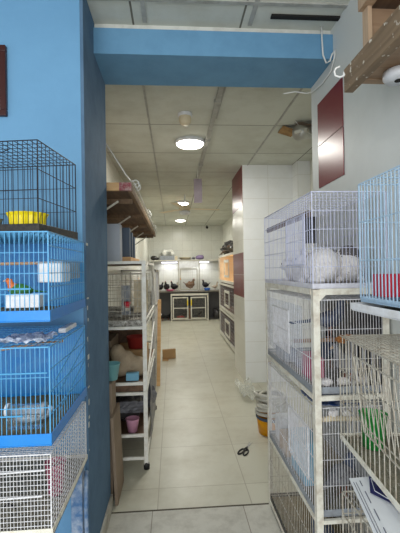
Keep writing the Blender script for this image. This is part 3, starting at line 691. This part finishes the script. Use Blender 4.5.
box1((-1.135,-.28,0),(1.145,.295,.04)).build('worktop', M['counter'], o, bevel=.004)
b = MB()
for x in (-1.12,1.1): b.box((x,-.25,-.84),(x+.03,-.2,0))
b.build('legs', M['white_paint2'], o)
# mesh door frame on the counter
o = thing('mesh_pen', 'white framed mesh front with a door standing on the back worktop', 'cage', (.46,11.24,.88))
b = MB()
for x in (-.315,.295): b.box((x,0,0),(x+.032,.024,.9))
b.box((-.291,0,.88),(.295,.024,.9)); b.build('frame', mat('pen_paint',(176,172,160),.5), o)
b = MB()
for x in (-.26,.232): b.box((x,-.012,.02),(x+.03,.01,.66))
b.box((-.23,-.012,.63),(.232,.01,.66)); b.box((-.23,-.012,.02),(.232,.01,.045)); b.grid((-.23,0,.045),X,Z,.46,.585,.06,.08,.0015)
d = b.build('door', mat('pen_paint',(176,172,160),.5), o); box1((-.02,-.025,.3),(-.005,-.012,.36)).build('latch', M['ochre'], d, loc=(-.24,-.012,.0))
box1((-.29,.012,.69),(.294,.016,.88)).build('top_panel', M['white_plastic'], o)
box1((-.26,.05,.0),(.26,.3,.02)).build('tray', M['white_plastic'], o)
HB = [M['f_black']]*4
bird('hen','black hen standing at the left end of the back worktop','hen',(-.40,11.38,.88),math.radians(10),.2,HB,tail=.3,head_up=.7,cock=1,tail_up=.4,plump=1.55)
bird('hen','black hen in front of the pink dish on the worktop','hen',(-.20,11.34,.88),math.radians(250),.22,HB,tail=.3,head_up=.7,cock=1,tail_up=.4,plump=1.55)
bird('hen','tall black hen nearest the white framed mesh front','hen',(.03,11.44,.88),math.radians(200),.22,HB,tail=.3,head_up=.7,cock=1,tail_up=.4,plump=1.55)
bird('hen','brown speckled hen in the white framed mesh door','hen',(.5,11.44,.9),math.radians(5),.27,[M['f_brown']]*4,tail=.3,head_up=.5,cock=1,tail_up=.4,plump=1.55)
bird('hen','black hen sitting at the blue bowl on the worktop','hen',(.97,11.42,.93),math.radians(150),.2,HB,tail=.3,head_up=.7,cock=1,tail_up=.4,plump=1.55)
bird('hen','pale buff hen at the right end of the back worktop','hen',(1.25,11.4,.88),math.radians(0),.18,[M['f_pale']]*4,tail=.2,head_up=.9,tail_up=.2)
bird('hen','pale hen beside the left post of the white mesh front','hen',(.09,11.6,.88),math.radians(-60),.17,[M['f_pale']]*4,tail=.2,head_up=1,tail_up=.1)
o = MB(); o.lathe([(.001,0),(.09,0),(.12,.05),(.11,.05),(.085,.01),(.001,.01)], n=20); tag(o.build('pink_dish', M['pink'], smooth=True, loc=(-.1,11.26,.88)), 'pink dish on the edge of the back worktop', 'dish')
o = MB(); o.lathe([(.001,0),(.07,0),(.1,.07),(.092,.07),(.066,.01),(.001,.01)], n=20); tag(o.build('blue_bowl', mat('blue_bowl_plastic',(40,96,180),.4), smooth=True, loc=(1.0,11.27,.88)), 'blue bowl on the back worktop by the black hen', 'bowl')
# shelf-top things
blob_obj('black_bag','black bag at the left end of the back shelf','bag',[((-.58,11.6,1.875),(.11,.08,.07)),((-.51,11.6,1.855),(.09,.07,.05))],M['plastic_dk'],.02)
tag(MB().box((-.4,11.48,1.803),(.04,11.68,1.93)).build('grey_crate', M['grey_plastic'], bevel=.006), 'long grey crate on the back wall shelf', 'crate')
blob_obj('white_bag','slumped white bag in the long grey crate','bag',[((-.26,11.58,2.03),(.09,.08,.12)),((-.1,11.58,2.08),(.12,.07,.05)),((.0,11.58,1.99),(.07,.07,.07))],M['bag_w'],.02)
tag(MB().box((.06,11.5,1.803),(.14,11.62,1.92)).build('cream_carton', M['cream'], bevel=.004), 'small cream carton beside the long grey crate', 'carton')
o = MB(); o.lathe([(.001,0),(.12,0),(.19,.07),(.2,.075),(.18,.07),(.11,.01),(.001,.01)], n=24); tag(o.build('cream_basin', M['cream'], smooth=True, loc=(.37,11.6,1.803)), 'shallow cream basin on the middle of the back shelf', 'basin')
blob_obj('lilac_bag','lilac bag on the back shelf beside the cream basin','bag',[((.81,11.58,1.875),(.13,.08,.07)),((.88,11.58,1.88),(.07,.07,.07))],M['purple'],.02)
blob_obj('dark_bundle','dark cloth bundle on the back shelf','bundle',[((.63,11.66,1.855),(.05,.05,.05))],M['plastic_gr'],.02)
# cabinet under the counter
o = thing('cabinet', 'white framed mesh cabinet with two doors under the back worktop', 'cabinet', (.47,11.22,0))
b = MB()
for x in (-.555,.525): b.box((x,0,0),(x+.035,.035,.8))
b.box((-.52,0,.74),(.525,.035,.8)); b.box((-.52,0,0.02),(.525,.035,.05)); b.build('frame', M['white_paint2'], o)
b = MB(); b.box((-.55,.5,.02),(.555,.51,.8)); b.box((-.54,.04,.02),(-.53,.5,.8)); b.box((.53,.04,.02),(.54,.5,.8)); b.box((-.52,.04,.02),(.52,.5,.03)); b.box((-.52,.04,.38),(.52,.5,.39)); b.build('carcass', M['cabin'], o)
for x0 in (-.5,.03):
    b = MB(); w = .46
    b.box((x0,-.02,.05),(x0+.035,-.002,.7)); b.box((x0+w-.035,-.02,.05),(x0+w,-.002,.7)); b.box((x0+.035,-.02,.05),(x0+w-.035,-.002,.085)); b.box((x0+.035,-.02,.665),(x0+w-.035,-.002,.7)); b.box((x0+.035,-.02,.36),(x0+w-.035,-.002,.385))
    b.grid((x0+.03,-.01,.06),X,Z,w-.06,.62,.04,.04,.0012)
    d = b.build('door', M['white_paint2'], o)
    hx = w/2-.02 if x0 < 0 else -w/2+.02
    MB().box((hx-.014,-.03,.40),(hx+.014,-.0,.56)).build('handle', M['yellow'], d, loc=(0,0,0))
tag(MB().box((.45,11.2,.05),(.49,11.217,.38)).build('cardboard_strip', M['wood_dark']), 'brown strip between the two cabinet doors', 'strip')
blob_obj('red_tray','red object on the floor of the left cabinet door','tray',[((.2,11.35,.09),(.13,.08,.05))],M['darkred'],.015,.02)
for (x,y,z,lb) in ((.32,11.4,.04,'dark hen low in the left half of the mesh cabinet'),(.75,11.4,.04,'dark hen low in the right half of the mesh cabinet')):
    bird('hen',lb,'hen',(x,y+.05,z),math.radians(20),.19,HB,tail=.2,head_up=.5,tail_up=.2)
bird('hen','black and white bird on the floor left of the mesh cabinet','hen',(-.33,11.3,0),math.radians(200),.24,[M['f_black'],M['f_white'],M['f_black'],M['f_black']],tail=.2,head_up=.8,tail_up=.2)
bird('hen','black bird on the floor against the mesh cabinet','hen',(-.17,11.45,0),math.radians(20),.2,HB,tail=.2,head_up=.5,tail_up=.2)
blob_obj('black_bag','black bag on the floor under the left worktop end','bag',[((-.55,11.4,.12),(.12,.1,.12)),((-.5,11.45,.2),(.08,.08,.08))],M['plastic_dk'],.02)
blob_obj('dark_sack','dark sack under the right end of the back worktop','sack',[((1.3,11.45,.15),(.14,.13,.15)),((1.25,11.5,.26),(.09,.09,.08))],M['plastic_dk'],.02)
o = box1((-.74,11.74,0),(1.55,11.79,.84)); struct('baseboard_back', o, mat('under_counter_grey',(110,110,112),.7))  # plain grey panel along the back wall below the worktop

# ================================================================ RIGHT far cages (behind the column)
for k, (z0, z1, word) in enumerate(((.06,.62,'bottom'),(.64,1.2,'middle'),(1.22,1.8,'top, warmly lit'))):
    o = thing('wood_cage', 'white framed cage behind the tiled column, '+word+' of three', 'cage', (1.27,7.6,z0), 0, 'white framed cages behind the column')
    h = z1-z0; b = MB(); x = -.22
    for y in (-1.1,1.08): b.box((x,y,0),(x+.025,y+.025,h))
    b.box((x,-1.075,0),(x+.025,1.08,.05)); b.box((x,-1.075,h-.04),(x+.025,1.08,h)); b.build('frame', M['white_paint2'], o)
    b = MB(); b.box((x,1.108,0),(.22,1.118,h)); b.box((.21,-1.1,0),(.22,1.106,h)); b.box((x+.026,-1.1,0),(.21,1.106,.012)); b.box((x,-1.112,0),(.22,-1.102,h))
    if k == 2: b.box((x+.026,-1.1,h-.012),(.21,1.106,h))
    b.build('carcass', mat('warm_plywood',(240,214,170),.6) if k == 2 else M['wood_dark'], o)
    b = MB(); b.grid((x+.012,-1.07,.05),Y,Z,2.14,h-.09,.06,.07,.0012); b.build('grille', M['white_wire'], o)
    b = MB(); y0 = -.55
    for (a_, c_) in (((x-.018,y0,.12),(x-.002,y0+.05,h-.12)),((x-.018,y0+.6,.12),(x-.002,y0+.65,h-.12)),((x-.018,y0+.05,h-.17),(x-.002,y0+.6,h-.12)),((x-.018,y0+.05,.12),(x-.002,y0+.6,.16))): b.box(a_,c_)
    b.build('door', M['white_paint2'], o)
o = thing('shelf_stand','low white stand under the three cages behind the column','stand',(1.27,7.6,0))
box1((-.22,-1.1,.04),(.22,1.1,.06)).build('top', M['white_paint2'], o)
for y in (-1.08,0,1.05): box1((-.2,y,0),(.2,y+.03,.04)).build('foot', M['dark'], o)
o = MB(); o.box((1.12,6.7,1.235),(1.3,6.95,1.42)); tag(o.build('orange_bin', mat('orange_plastic',(226,86,36),.4), bevel=.01), 'orange-red bin inside the warmly lit top cage', 'bin')
o = thing('bulb','lit warm bulb hanging in the top cage behind the column','bulb',(1.3,7.6,1.68))
MB().sph((0,0,0),.04,12,8).build('glass', M['warm'], o, smooth=True); MB().bar((0,0,.03),(0,0,.108),.014,8).build('socket', M['white_plastic'], o)
for k,(y,r_,lb) in enumerate(((8.4,.14,'black bag heap on top of the far white cages, farthest'),(7.8,.16,'black bag heap on top of the far white cages, middle'),(7.1,.14,'black bag heap on top of the far white cages, nearest'))):
    b = MB(); b.sph((1.25,y,1.83+r_*.8),(r_*1.3,r_*1.6,r_*.8),16,11,.2); tag(b.build('plastic_bag', M['plastic_dk']), lb, 'bag')
o = MB()
for k in range(9): o.bar((1.08+.03*k,8.75-.1*k,1.83+.02*k),(1.12+.03*k,7.3-.05*k,1.99+.008*k),.01,5)
tag(o.build('stick_bundle', M['wood_dark']), 'bundle of dark sticks lying over the black bags', 'sticks', kind='stuff')

# ================================================================ RIGHT rack with cages
RX0, RX1, RY0, RY1 = .585, .915, 1.56, 2.395
o = thing('cage_rack', 'white painted angle-iron rack carrying the right-hand cages', 'rack', (RX0,RY0,0))
W, D = RX1-RX0, RY1-RY0
for x in (0,W):
    for y in (0,D):
        sx = 1 if x == 0 else -1; sy = 1 if y == 0 else -1; b = MB()
        b.box((min(x,x+sx*.028),min(y,y+sy*.004),0),(max(x,x+sx*.028),max(y,y+sy*.004),1.408)); b.box((min(x,x+sx*.004),min(y+sy*.004,y+sy*.028),0),(max(x,x+sx*.004),max(y+sy*.004,y+sy*.028),1.408))
        b.build('post', M['white_paint'], o)
for z, th in ((1.385,.026),(.94,.02),(.425,.016),(.03,.016)):
    b = MB(); b.box((.028,-.002,z),(W-.028,.012,z+th)); b.box((.028,D-.012,z),(W-.028,D,z+th)); b.box((-.002,.028,z),(.012,D-.028,z+th)); b.box((W-.012,.028,z),(W,D-.028,z+th))
    b.build('shelf_rail', M['white_paint'], o)
b = MB(); b.v += [Vector(p) for p in ((.028,-.002,1.385),(.055,-.002,1.385),(.028,-.002,1.36),(.028,.004,1.385),(.055,.004,1.385),(.028,.004,1.36))]
b.f += [[0,2,1],[3,4,5],[0,1,4,3],[1,2,5,4],[0,3,5,2]]; b.mi += [0]*5; b.build('gusset', M['white_paint'], o)
# cages in rack
oA = cage('tall pale wire cage with white rabbits on the rack top', RX0+.002,RY0+.004,1.4115,.325,.825,.41,M['lav_wire'],M['lav_plastic'],.022,.0165,.083,.0014,.0032,side_su=.03,litter=M['litter_grey'],topsv=.07,traygrow=.003,door=('l',.1,.42,.25,.8))
rabbit('white fluffy rabbit in the front corner of the top cage',(.668,1.74,1.424),math.radians(110),.2,False)
rabbit('white rabbit with grey back and ears, top cage',(.808,1.75,1.424),math.radians(80),.2,True)
rabbit('small white rabbit farther back in the top cage',(.69,2.08,1.424),math.radians(120),.17,False)
o = MB(); o.box((.645,1.80,1.62),(.7,1.83,1.75)); tag(o.build('hanging_feeder', M['plastic_dk'], bevel=.003), 'narrow dark feeder hanging in the top cage', 'feeder')
tag(MB().box((.668,1.812,1.751),(.676,1.818,1.822)).build('feeder_hanger', M['steel_wire']), 'wire hanger above the narrow dark feeder', 'hanger')
tag(MB().box((.592,1.62,1.725),(.604,2.36,1.752)).build('cage_shelf_bar', M['wood_dark']), 'long brown wooden bar along the corridor side of the top cage', 'bar')

oB = cage('second rack cage with a pale blue plastic sheet and slate bird', RX0+.006,RY0+.02,.962,.315,.8,.4,M['white_wire'],M['grey_plastic'],.03,.0125,.13,.0014,.0028,side_su=.028,litter=M['news'],topsv=.1,traygrow=.003,door=('l',.42,.8,.25,.8))
b = MB(); b.sheet((-.151,-.25,.06),(0,1,0),(0,0,1),.63,.3,12,8,.002); b.build('plastic_sheet', M['blue_film'], oB)
b = MB(); b.box((.145,-.39,.03),(.15,.2,.38)); b.build('shade_sheet', M['plastic_dk'], oB)  # added dark sheet, stands in for the shade inside the cage
bird('pigeon','slate-grey pigeon with its tail to the corridor, second rack cage','pigeon',(.785,1.88,1.145),math.radians(0),.165,[M['f_slate']]*4,tail=.7,head_up=.5,plump=1,tw=.2)
tag(MB().bar((.6,1.88,1.133),(.89,1.88,1.133),.01,8).build('perch', M['perch']), 'thick perch under the slate-grey pigeon', 'perch')
bird('pigeon','mottled grey pigeon on the floor of the second rack cage','pigeon',(.78,1.67,.975),math.radians(200),.16,[M['f_grey']]*4,tail=.4,head_up=.5,plump=1.1)
bird('pigeon','dark pigeon deep at the wall side of the second rack cage','pigeon',(.8,1.95,.975),math.radians(60),.16,[M['f_slate'],M['f_black'],M['f_slate'],M['f_slate']],tail=.4,head_up=.5,plump=1.1)
o = MB(); o.box((.612,1.64,.99),(.66,1.80,1.1)); tag(o.build('pink_box', M['pink'], bevel=.004), 'dusty pink box in the corner of the second rack cage', 'box')
o = MB(); o.sph((.68,1.74,.975),.01)
tag(MB().box((.606,2.05,.985),(.66,2.25,1.06)).build('grey_trough', M['grey_plastic'], bevel=.004), 'grey trough at the far end of the second rack cage', 'trough')
for k in range(3):
    b = MB(); b.sph((.66+.08*k,1.625,1.0),(.03,.02,.018),10,7,.2); tag(b.build('fluff_clump', M['fur_w']), ('left','middle','right')[k]+' white fluff clump at the front of the second rack cage', 'fluff')

oC = cage('third rack cage of fine white mesh holding a light blue box', RX0+.006,RY0+.02,.443,.315,.8,.46,M['white_wire'],M['grey_plastic'],.03,.0125,.115,.0014,.0028,side_su=.024,litter=M['litter_grey'],topsv=.1,traygrow=.003,door=('l',.1,.45,.25,.75))
tag(MB().box((.61,1.78,.458),(.7,1.98,.66)).build('light_blue_box', M['skyblue'], bevel=.004), 'light blue box in the third rack cage', 'box')
tag(MB().box((.605,2.06,.458),(.7,2.2,.56)).build('cardboard_tray', M['card'], bevel=.004), 'brown cardboard tray behind the light blue box', 'tray')
tag(MB().box((.62,2.24,.458),(.74,2.34,.6)).build('white_block', M['white_plastic'], bevel=.006), 'white plastic block at the far end of the third rack cage', 'block')
q = MB(); q.sheet((.6,1.59,.913),(1,0,0),(0,1,0),.2,.2,10,10,.006); tag(q.build('blue_cloth', mat('navy_cloth',(30,64,122),.8,dirt=(190,196,206),dscale=20,damt=.8), solid=.003), 'navy and white cloth on top of the third rack cage', 'cloth')
o = MB(); o.tube([(.6,1.6,.845),(.68,1.6,.85),(.78,1.61,.84),(.885,1.61,.85)],[.011,.013,.01,.012],8); tag(o.build('perch', M['cream'], smooth=True), 'lumpy cream perch near the top of the third rack cage', 'perch')
for k in range(2):
    b = MB(); b.sph((.68+.06*k,1.605,.872),(.022,.018,.016),10,7,.2); tag(b.build('fluff_clump', M['fur_w']), ('left','right')[k]+' white fluff clump on the lumpy cream perch', 'fluff')
bird('pigeon','grey pigeon on the floor of the third rack cage','pigeon',(.76,1.7,.458),math.radians(30),.16,[M['f_grey'],M['f_slate'],M['f_grey'],M['f_grey']],tail=.4,head_up=.4,plump=1.1)

oD = cage('fine wire cage at floor level of the rack, lowest one', RX0+.006,RY0+.02,.047,.315,.8,.37,M['steel_wire'],M['black_plastic'],.03,.0125,.13,.0014,.0026,side_su=.026,litter=M['litter'],topsv=.1,traygrow=.003)
bird('pigeon','dark pigeon in the lowest cage of the rack','pigeon',(.74,1.9,.06),math.radians(100),.17,[M['f_slate']]*4,tail=.4,head_up=.4,plump=1.1)
tag(MB().box((.605,1.7,.062),(.66,1.85,.12)).build('red_trough', M['darkred'], bevel=.004), 'dark red trough in the lowest cage of the rack', 'trough')

# ================================================================ RIGHT near stack
def wall_ledge(label, x0, x1, y0, y1, z):
    o = thing('wall_ledge', label, 'ledge', ((x0+x1)/2,(y0+y1)/2,z))
    a, b_ = -(x1-x0)/2, -(y1-y0)/2
    box1((a,b_,-.008),(-a,-b_,0)).build('plate', M['white_paint'], o)
    for y in (b_+.05,-b_-.05):
        b = MB(); b.bar((a+.03,y,-.014),(-a-.004,y,-.09),.005); b.box((-a-.008,y-.006,-.12),(-a,y+.006,-.008)); b.build('bracket', M['white_paint'], o)
    return o
wall_ledge('white ledge holding the light blue cage on the right wall', .72,.93,.5,1.14,1.352)
oE = cage('light blue wire cage nearest the camera, top right', .622,.55,1.385,.29,.675,.39,M['ltblue_wire'],M['ltblue_wire'],.018,.0165,.13,.0017,.003,side_su=.0185,topsv=.1,traygrow=.001)
b = MB(); b.box((-.17,-.37,-.03),(.14,.355,-.026)); 
for (a_,c_) in (((-.172,-.37,-.026),(-.166,.36,-.004)),((.136,-.37,-.026),(.142,.36,-.004)),((-.166,.354,-.026),(.136,.36,-.004))): b.box(a_,c_)
b.build('pull_out_tray', M['white_plastic'], oE, bevel=.002)
b = MB(); b.sheet((-.155,-.33,-.02),(1,0,0),(0,1,0),.29,.67,18,30,.003); q = b.build('litter', M['litter_grey'], oE); q['kind'] = 'stuff'
o = MB()
for (a_,c_) in (((.65,1.13,1.405),(.85,1.135,1.477)),((.65,1.195,1.405),(.85,1.2,1.477)),((.65,1.135,1.405),(.655,1.195,1.477)),((.845,1.135,1.405),(.85,1.195,1.477)),((.655,1.135,1.405),(.845,1.195,1.41))): o.box(a_,c_)
tag(o.build('red_trough', M['red'], bevel=.002), 'bright red trough inside the light blue cage', 'trough')

wall_ledge('white ledge holding the old steel cage on the right wall', .78,.93,.62,1.3,.836)
oF = cage('old rusty steel cage with a green tub, right edge', .61,.8,.84,.27,.62,.397,M['steel_wire'],M['white_paint'],.02,.0175,.13,.0016,.003,rz=math.radians(-5),side_su=.032,topsv=.02,topr=.02,litter=M['litter_grey'],traygrow=.004)
b = MB(); b.sph((-.13,.3,.385),(.02,.018,.014),10,7,.3); b.sph((-.1,.31,.39),(.02,.012,.01),10,7,.3); b.build('rust_crust', M['rust'], oF)
b = MB(); b.grid((-.136,-.27,.12),(-.12,0,.993),(0,1,0),.25,.36,.12,.03,.0014,.003)
b.build('door', M['steel_wire'], oF)
o = MB(); o.lathe([(.001,0),(.038,0),(.047,.12),(.05,.12),(.045,.115),(.035,.004),(.001,.004)], n=24)
tag(o.build('green_tub', M['green'], smooth=True, loc=(.712,1.33,.853)), 'bright green plastic tub in the rusty steel cage', 'tub')

wall_ledge('white ledge holding the low cage at the bottom right', .7,.93,.7,1.25,.396)
oG = cage('low old wire cage under the white leaflet', .575,.65,.4,.3,.64,.32,M['steel_wire'],M['black_plastic'],.03,.02,.08,.0016,.003,topsv=.1,topr=.018,litter=M['litter'],traygrow=.004)
tag(MB().box((.66,.95,.62),(.75,1.12,.68)).build('red_dish', M['darkred'], bevel=.006), 'dark red tray high in the low old cage', 'dish')
tag(MB().box((.66,.95,.418),(.75,1.12,.619)).build('block', M['plastic_dk'], bevel=.006), 'dark block under the dark red tray', 'block')
# leaflet
o = thing('leaflet', 'white printed leaflet with a navy shape under the rusty cage', 'leaflet', (.72,1.1,.79), math.radians(-12))
b = MB(); b.sheet((-.1675,-.36,0),(.96,.25,0),(0,1,0),.29,.475,4,8,0,h=lambda u,v: -.006*(1-v)); b.build('paper', M['paper'], o, solid=.0015)
b = MB(); b.v += [Vector(p) for p in ((-.100,.128,.003),(-.04,.12,.003),(-.035,-.06,.003),(-.05,-.045,.003),(-.124,.032,.003))]; b.f += [[0,4,3,2,1]]; b.mi += [0]; b.build('navy_shape', M['navy'], o, solid=.0006)
b = MB()
b.box((-.160,-.27,.0008),(-.1585,.09,.0022)); b.box((-.152,-.27,.0008),(-.1507,.09,.0022))
for y0,y1 in ((.07,.10),(-.02,.04),(-.1,-.05),(-.2,-.13)): b.box((-.138,y0,.0008),(-.1355,y1,.0022))
b.build('print', M['ink'], o)
b = MB(); b.bar((-.098,.115,.005),(-.045,-.05,.005),.0012); b.bar((-.098,.115,.005),(-.108,.04,.005),.0012); b.bar((-.108,.04,.005),(-.045,-.05,.005),.0012); b.build('white_lines', M['paper'], o)

# wooden shelf upper right
o = thing('wooden_shelf', 'two-level wooden shelf high on the right wall with splashed rail', 'shelf', (.66,.4,2.165))
box1((0,-.2,0),(.035,1.0,.088)).build('front_rail', M['wood_r'], o, bevel=.002)
box1((.036,.965,.035),(.268,1.0,.08)).build('end_rail', M['wood_p'], o, bevel=.002)
box1((.036,-.2,.04),(.268,.964,.056)).build('shelf_board', M['wood_p'], o)
box1((.095,.975,.081),(.268,.992,.31)).build('end_board', M['wood_p'], o)
box1((.078,.96,.081),(.094,1.0,.31)).build('upright', M['wood_pz'], o)
box1((.06,-.2,.311),(.1,1.0,.37)).build('upper_rail', M['wood_pz'], o, bevel=.002)
box1((.1,-.2,.325),(.268,1.0,.34)).build('upper_board', M['wood_dark'], o)
for y in (.3,.7): box1((.04,y,.01),(.268,y+.03,.04)).build('batten', M['wood_p'], o)
o = MB(); pts = [(.656,1.39,2.225),(.645,1.4,2.225),(.632,1.41,2.235),(.628,1.41,2.25),(.634,1.41,2.264),(.647,1.4,2.266)]
o.tube(pts+[],.004,7); o.tube([(.656,1.39,2.225),(.664,1.405,2.25),(.682,1.408,2.256),(.69,1.405,2.24)],.004,7)
tag(o.build('white_hook', M['cable'], smooth=True), 'white plastic hook on the splashed rail end', 'hook')
o = thing('round_fitting', 'round white fitting under the wooden shelf, right edge', 'fitting', (.815,1.3,2.166))
MB().lathe([(.001,0),(.045,0),(.052,.01),(.052,.03),(.001,.04)], n=24).build('body', M['white_plastic'], o, smooth=True, loc=(0,0,0))
MB().lathe([(.001,-.002),(.014,-.002),(.014,.002)], n=12).build('hole', M['dark'], o, loc=(0,0,0))
# cables
o = MB(); o.tube([(.86,2.09,H-.005),(.858,2.08,2.78),(.862,2.08,2.70),(.88,2.08,2.655),(.9,2.075,2.665),(.91,2.07,2.70),(.925,2.06,2.715)],.0045,6)
tag(o.build('white_cable', M['cable'], smooth=True), 'white cable looped down in front of the blue beam', 'cable')
o = MB(); o.tube([(.925,2.06,2.72),(.92,2.06,2.68),(.924,2.12,2.63),(.922,2.25,2.62),(.915,2.4,2.64),(.9,2.46,2.66),(.83,2.47,2.675),(.75,2.47,2.66)],.004,6)
tag(o.build('white_cable', M['cable'], smooth=True), 'thin white cable passing under the right end of the beam', 'cable')

# ================================================================ floor things right
o = thing('bucket', 'ochre-bottomed bucket heaped with white hose behind the rack', 'bucket', (.88,3.45,0))
MB().lathe([(.001,0),(.118,0),(.135,.15),(.13,.15),(.113,.004),(.001,.004)], n=32).build('body', M['ochre'], o, smooth=True, loc=(0,0,0))
MB().lathe([(.136,.135),(.141,.14),(.141,.155),(.134,.16)], n=32).build('rim', M['slate'], o, smooth=True, loc=(0,0,0))
o = MB(); pts = []
for k in range(150):
    a = k/150*2*PI*6; r_ = .125+.012*math.sin(k*.7)+.006*(k/150); pts.append((.88+r_*math.cos(a)+random.uniform(-.003,.003),3.45+r_*math.sin(a),.172+.19*k/150+.008*math.sin(a*1.3)))
for k in range(50):
    a = k/50*2*PI*2; r_ = .11-.05*k/50; pts.append((.88+r_*math.cos(a),3.45+r_*math.sin(a),.355-.1*k/50))
o.tube(pts,.0155,8); tag(o.build('hose_coil', M['hose'], smooth=True), 'white hose coiled on top of the ochre bucket', 'hose')
o = MB(); o.sheet((.76,4.2,.045),(1,0,0),(0,1,0),.2,.62,14,18,.022,h=lambda u,v: .04*math.sin(u*9)*math.cos(v*7)+.02)
tag(o.build('clear_bag', mat('clear_bag_plastic',(226,228,220),.12,alpha=.32,spec=.9), solid=.001), 'crumpled clear plastic bag on the floor by the column', 'bag')
o = thing('scissors', 'black-handled scissors lying open on the corridor floor', 'scissors', (.6,3.17,0), math.radians(-30)); o.scale = (1,1.45,1)
for s in (-1,1):
    R = Matrix.Rotation(s*math.radians(7),3,'Z')
    pts = [R@Vector((s*.012+.017*math.cos(t_), -.07+.034*math.sin(t_),.006)) for t_ in [2*PI*i/16 for i in range(16)]]
    b = MB(); b.tube(pts,.006,6,closed=True); b.bar(R@Vector((s*.008,-.045,.006)),R@Vector((0,0,.006)),.006,6); b.build('handle', M['rubber'], o, smooth=True)
    b = MB(); p0, p1, p2 = R@Vector((-.008,-.01,.004+.001*s)), R@Vector((.008,-.01,.004+.001*s)), R@Vector((-s*.002,.085,.004+.001*s))
    b.v += [p0,p1,p2,p0+Z*.001,p1+Z*.001,p2+Z*.001]; b.f += [[0,2,1],[3,4,5],[0,1,4,3],[1,2,5,4],[2,0,3,5]]; b.mi += [0]*5; b.build('blade', M['chrome'], o)

# ---------------------------------------------------------------- lights
def area(name, loc, size, power, col, rot=(0,0,0), sy=None, shape='DISK'):
    l = bpy.data.lights.new(name,'AREA'); l.energy = power; l.color = col; l.shape = shape; l.size = size
    if sy: l.shape = 'RECTANGLE'; l.size_y = sy
    o = bpy.data.objects.new(name, l); C.objects.link(o); o.location = loc; o.rotation_euler = rot; return o
WC = (1,.98,.91)
area('lamp_light', (.2,4.03,H-.075), .3, 22, WC)
area('lamp_light', (.2,7.66,H-.075), .27, 24, WC)
area('lamp_light', (.22,10.3,H-.075), .27, 24, WC)
area('tube_light', (-.11,11.62,1.71), .46, 2.6, (.93,.93,1), sy=.03)
area('tube_light', (.86,11.62,1.71), .46, 2.6, (.93,.93,1), sy=.03)
p = bpy.data.lights.new('bulb_light','POINT'); p.energy = 4; p.color = (1,.88,.68); p.shadow_soft_size = .04; q = bpy.data.objects.new('bulb_light', p); C.objects.link(q); q.location = (1.27,7.6,1.6)
# daylight through the shop front behind the camera and the front room's own lamps
area('shopfront_daylight', (-.4,-2.9,1.5), 3.4, 130, (.97,.985,1), (math.radians(90),0,0), sy=2.2)
ceiling_light(-.9,-.3,.16,'round ceiling light of the front room')
area('lamp_light', (-.9,-.3,H-.075), .3, 18, (.97,.98,1))
w = bpy.data.worlds.new('world'); bpy.context.scene.world = w; w.use_nodes = True
w.node_tree.nodes['Background'].inputs[0].default_value = (.86,.92,1,1); w.node_tree.nodes['Background'].inputs[1].default_value = .9

# ---------------------------------------------------------------- camera
cam = bpy.data.cameras.new('camera'); co = bpy.data.objects.new('camera', cam); C.objects.link(co)
cam.sensor_fit = 'VERTICAL'; cam.sensor_height = 36; cam.lens = 380/533*36; cam.clip_start = .02
co.matrix_world = Matrix.Translation((0,0,1.5)) @ Matrix.Rotation(math.radians(-4.05),4,'Z') @ Matrix.Rotation(math.radians(90.47),4,'X') @ Matrix.Rotation(math.radians(-.9),4,'Z')
sc = bpy.context.scene; sc.camera = co
sc.view_settings.view_transform = 'Standard'; sc.view_settings.look = 'None'; sc.view_settings.exposure = 0; sc.view_settings.gamma = 1; sc.view_settings.use_curve_mapping = False
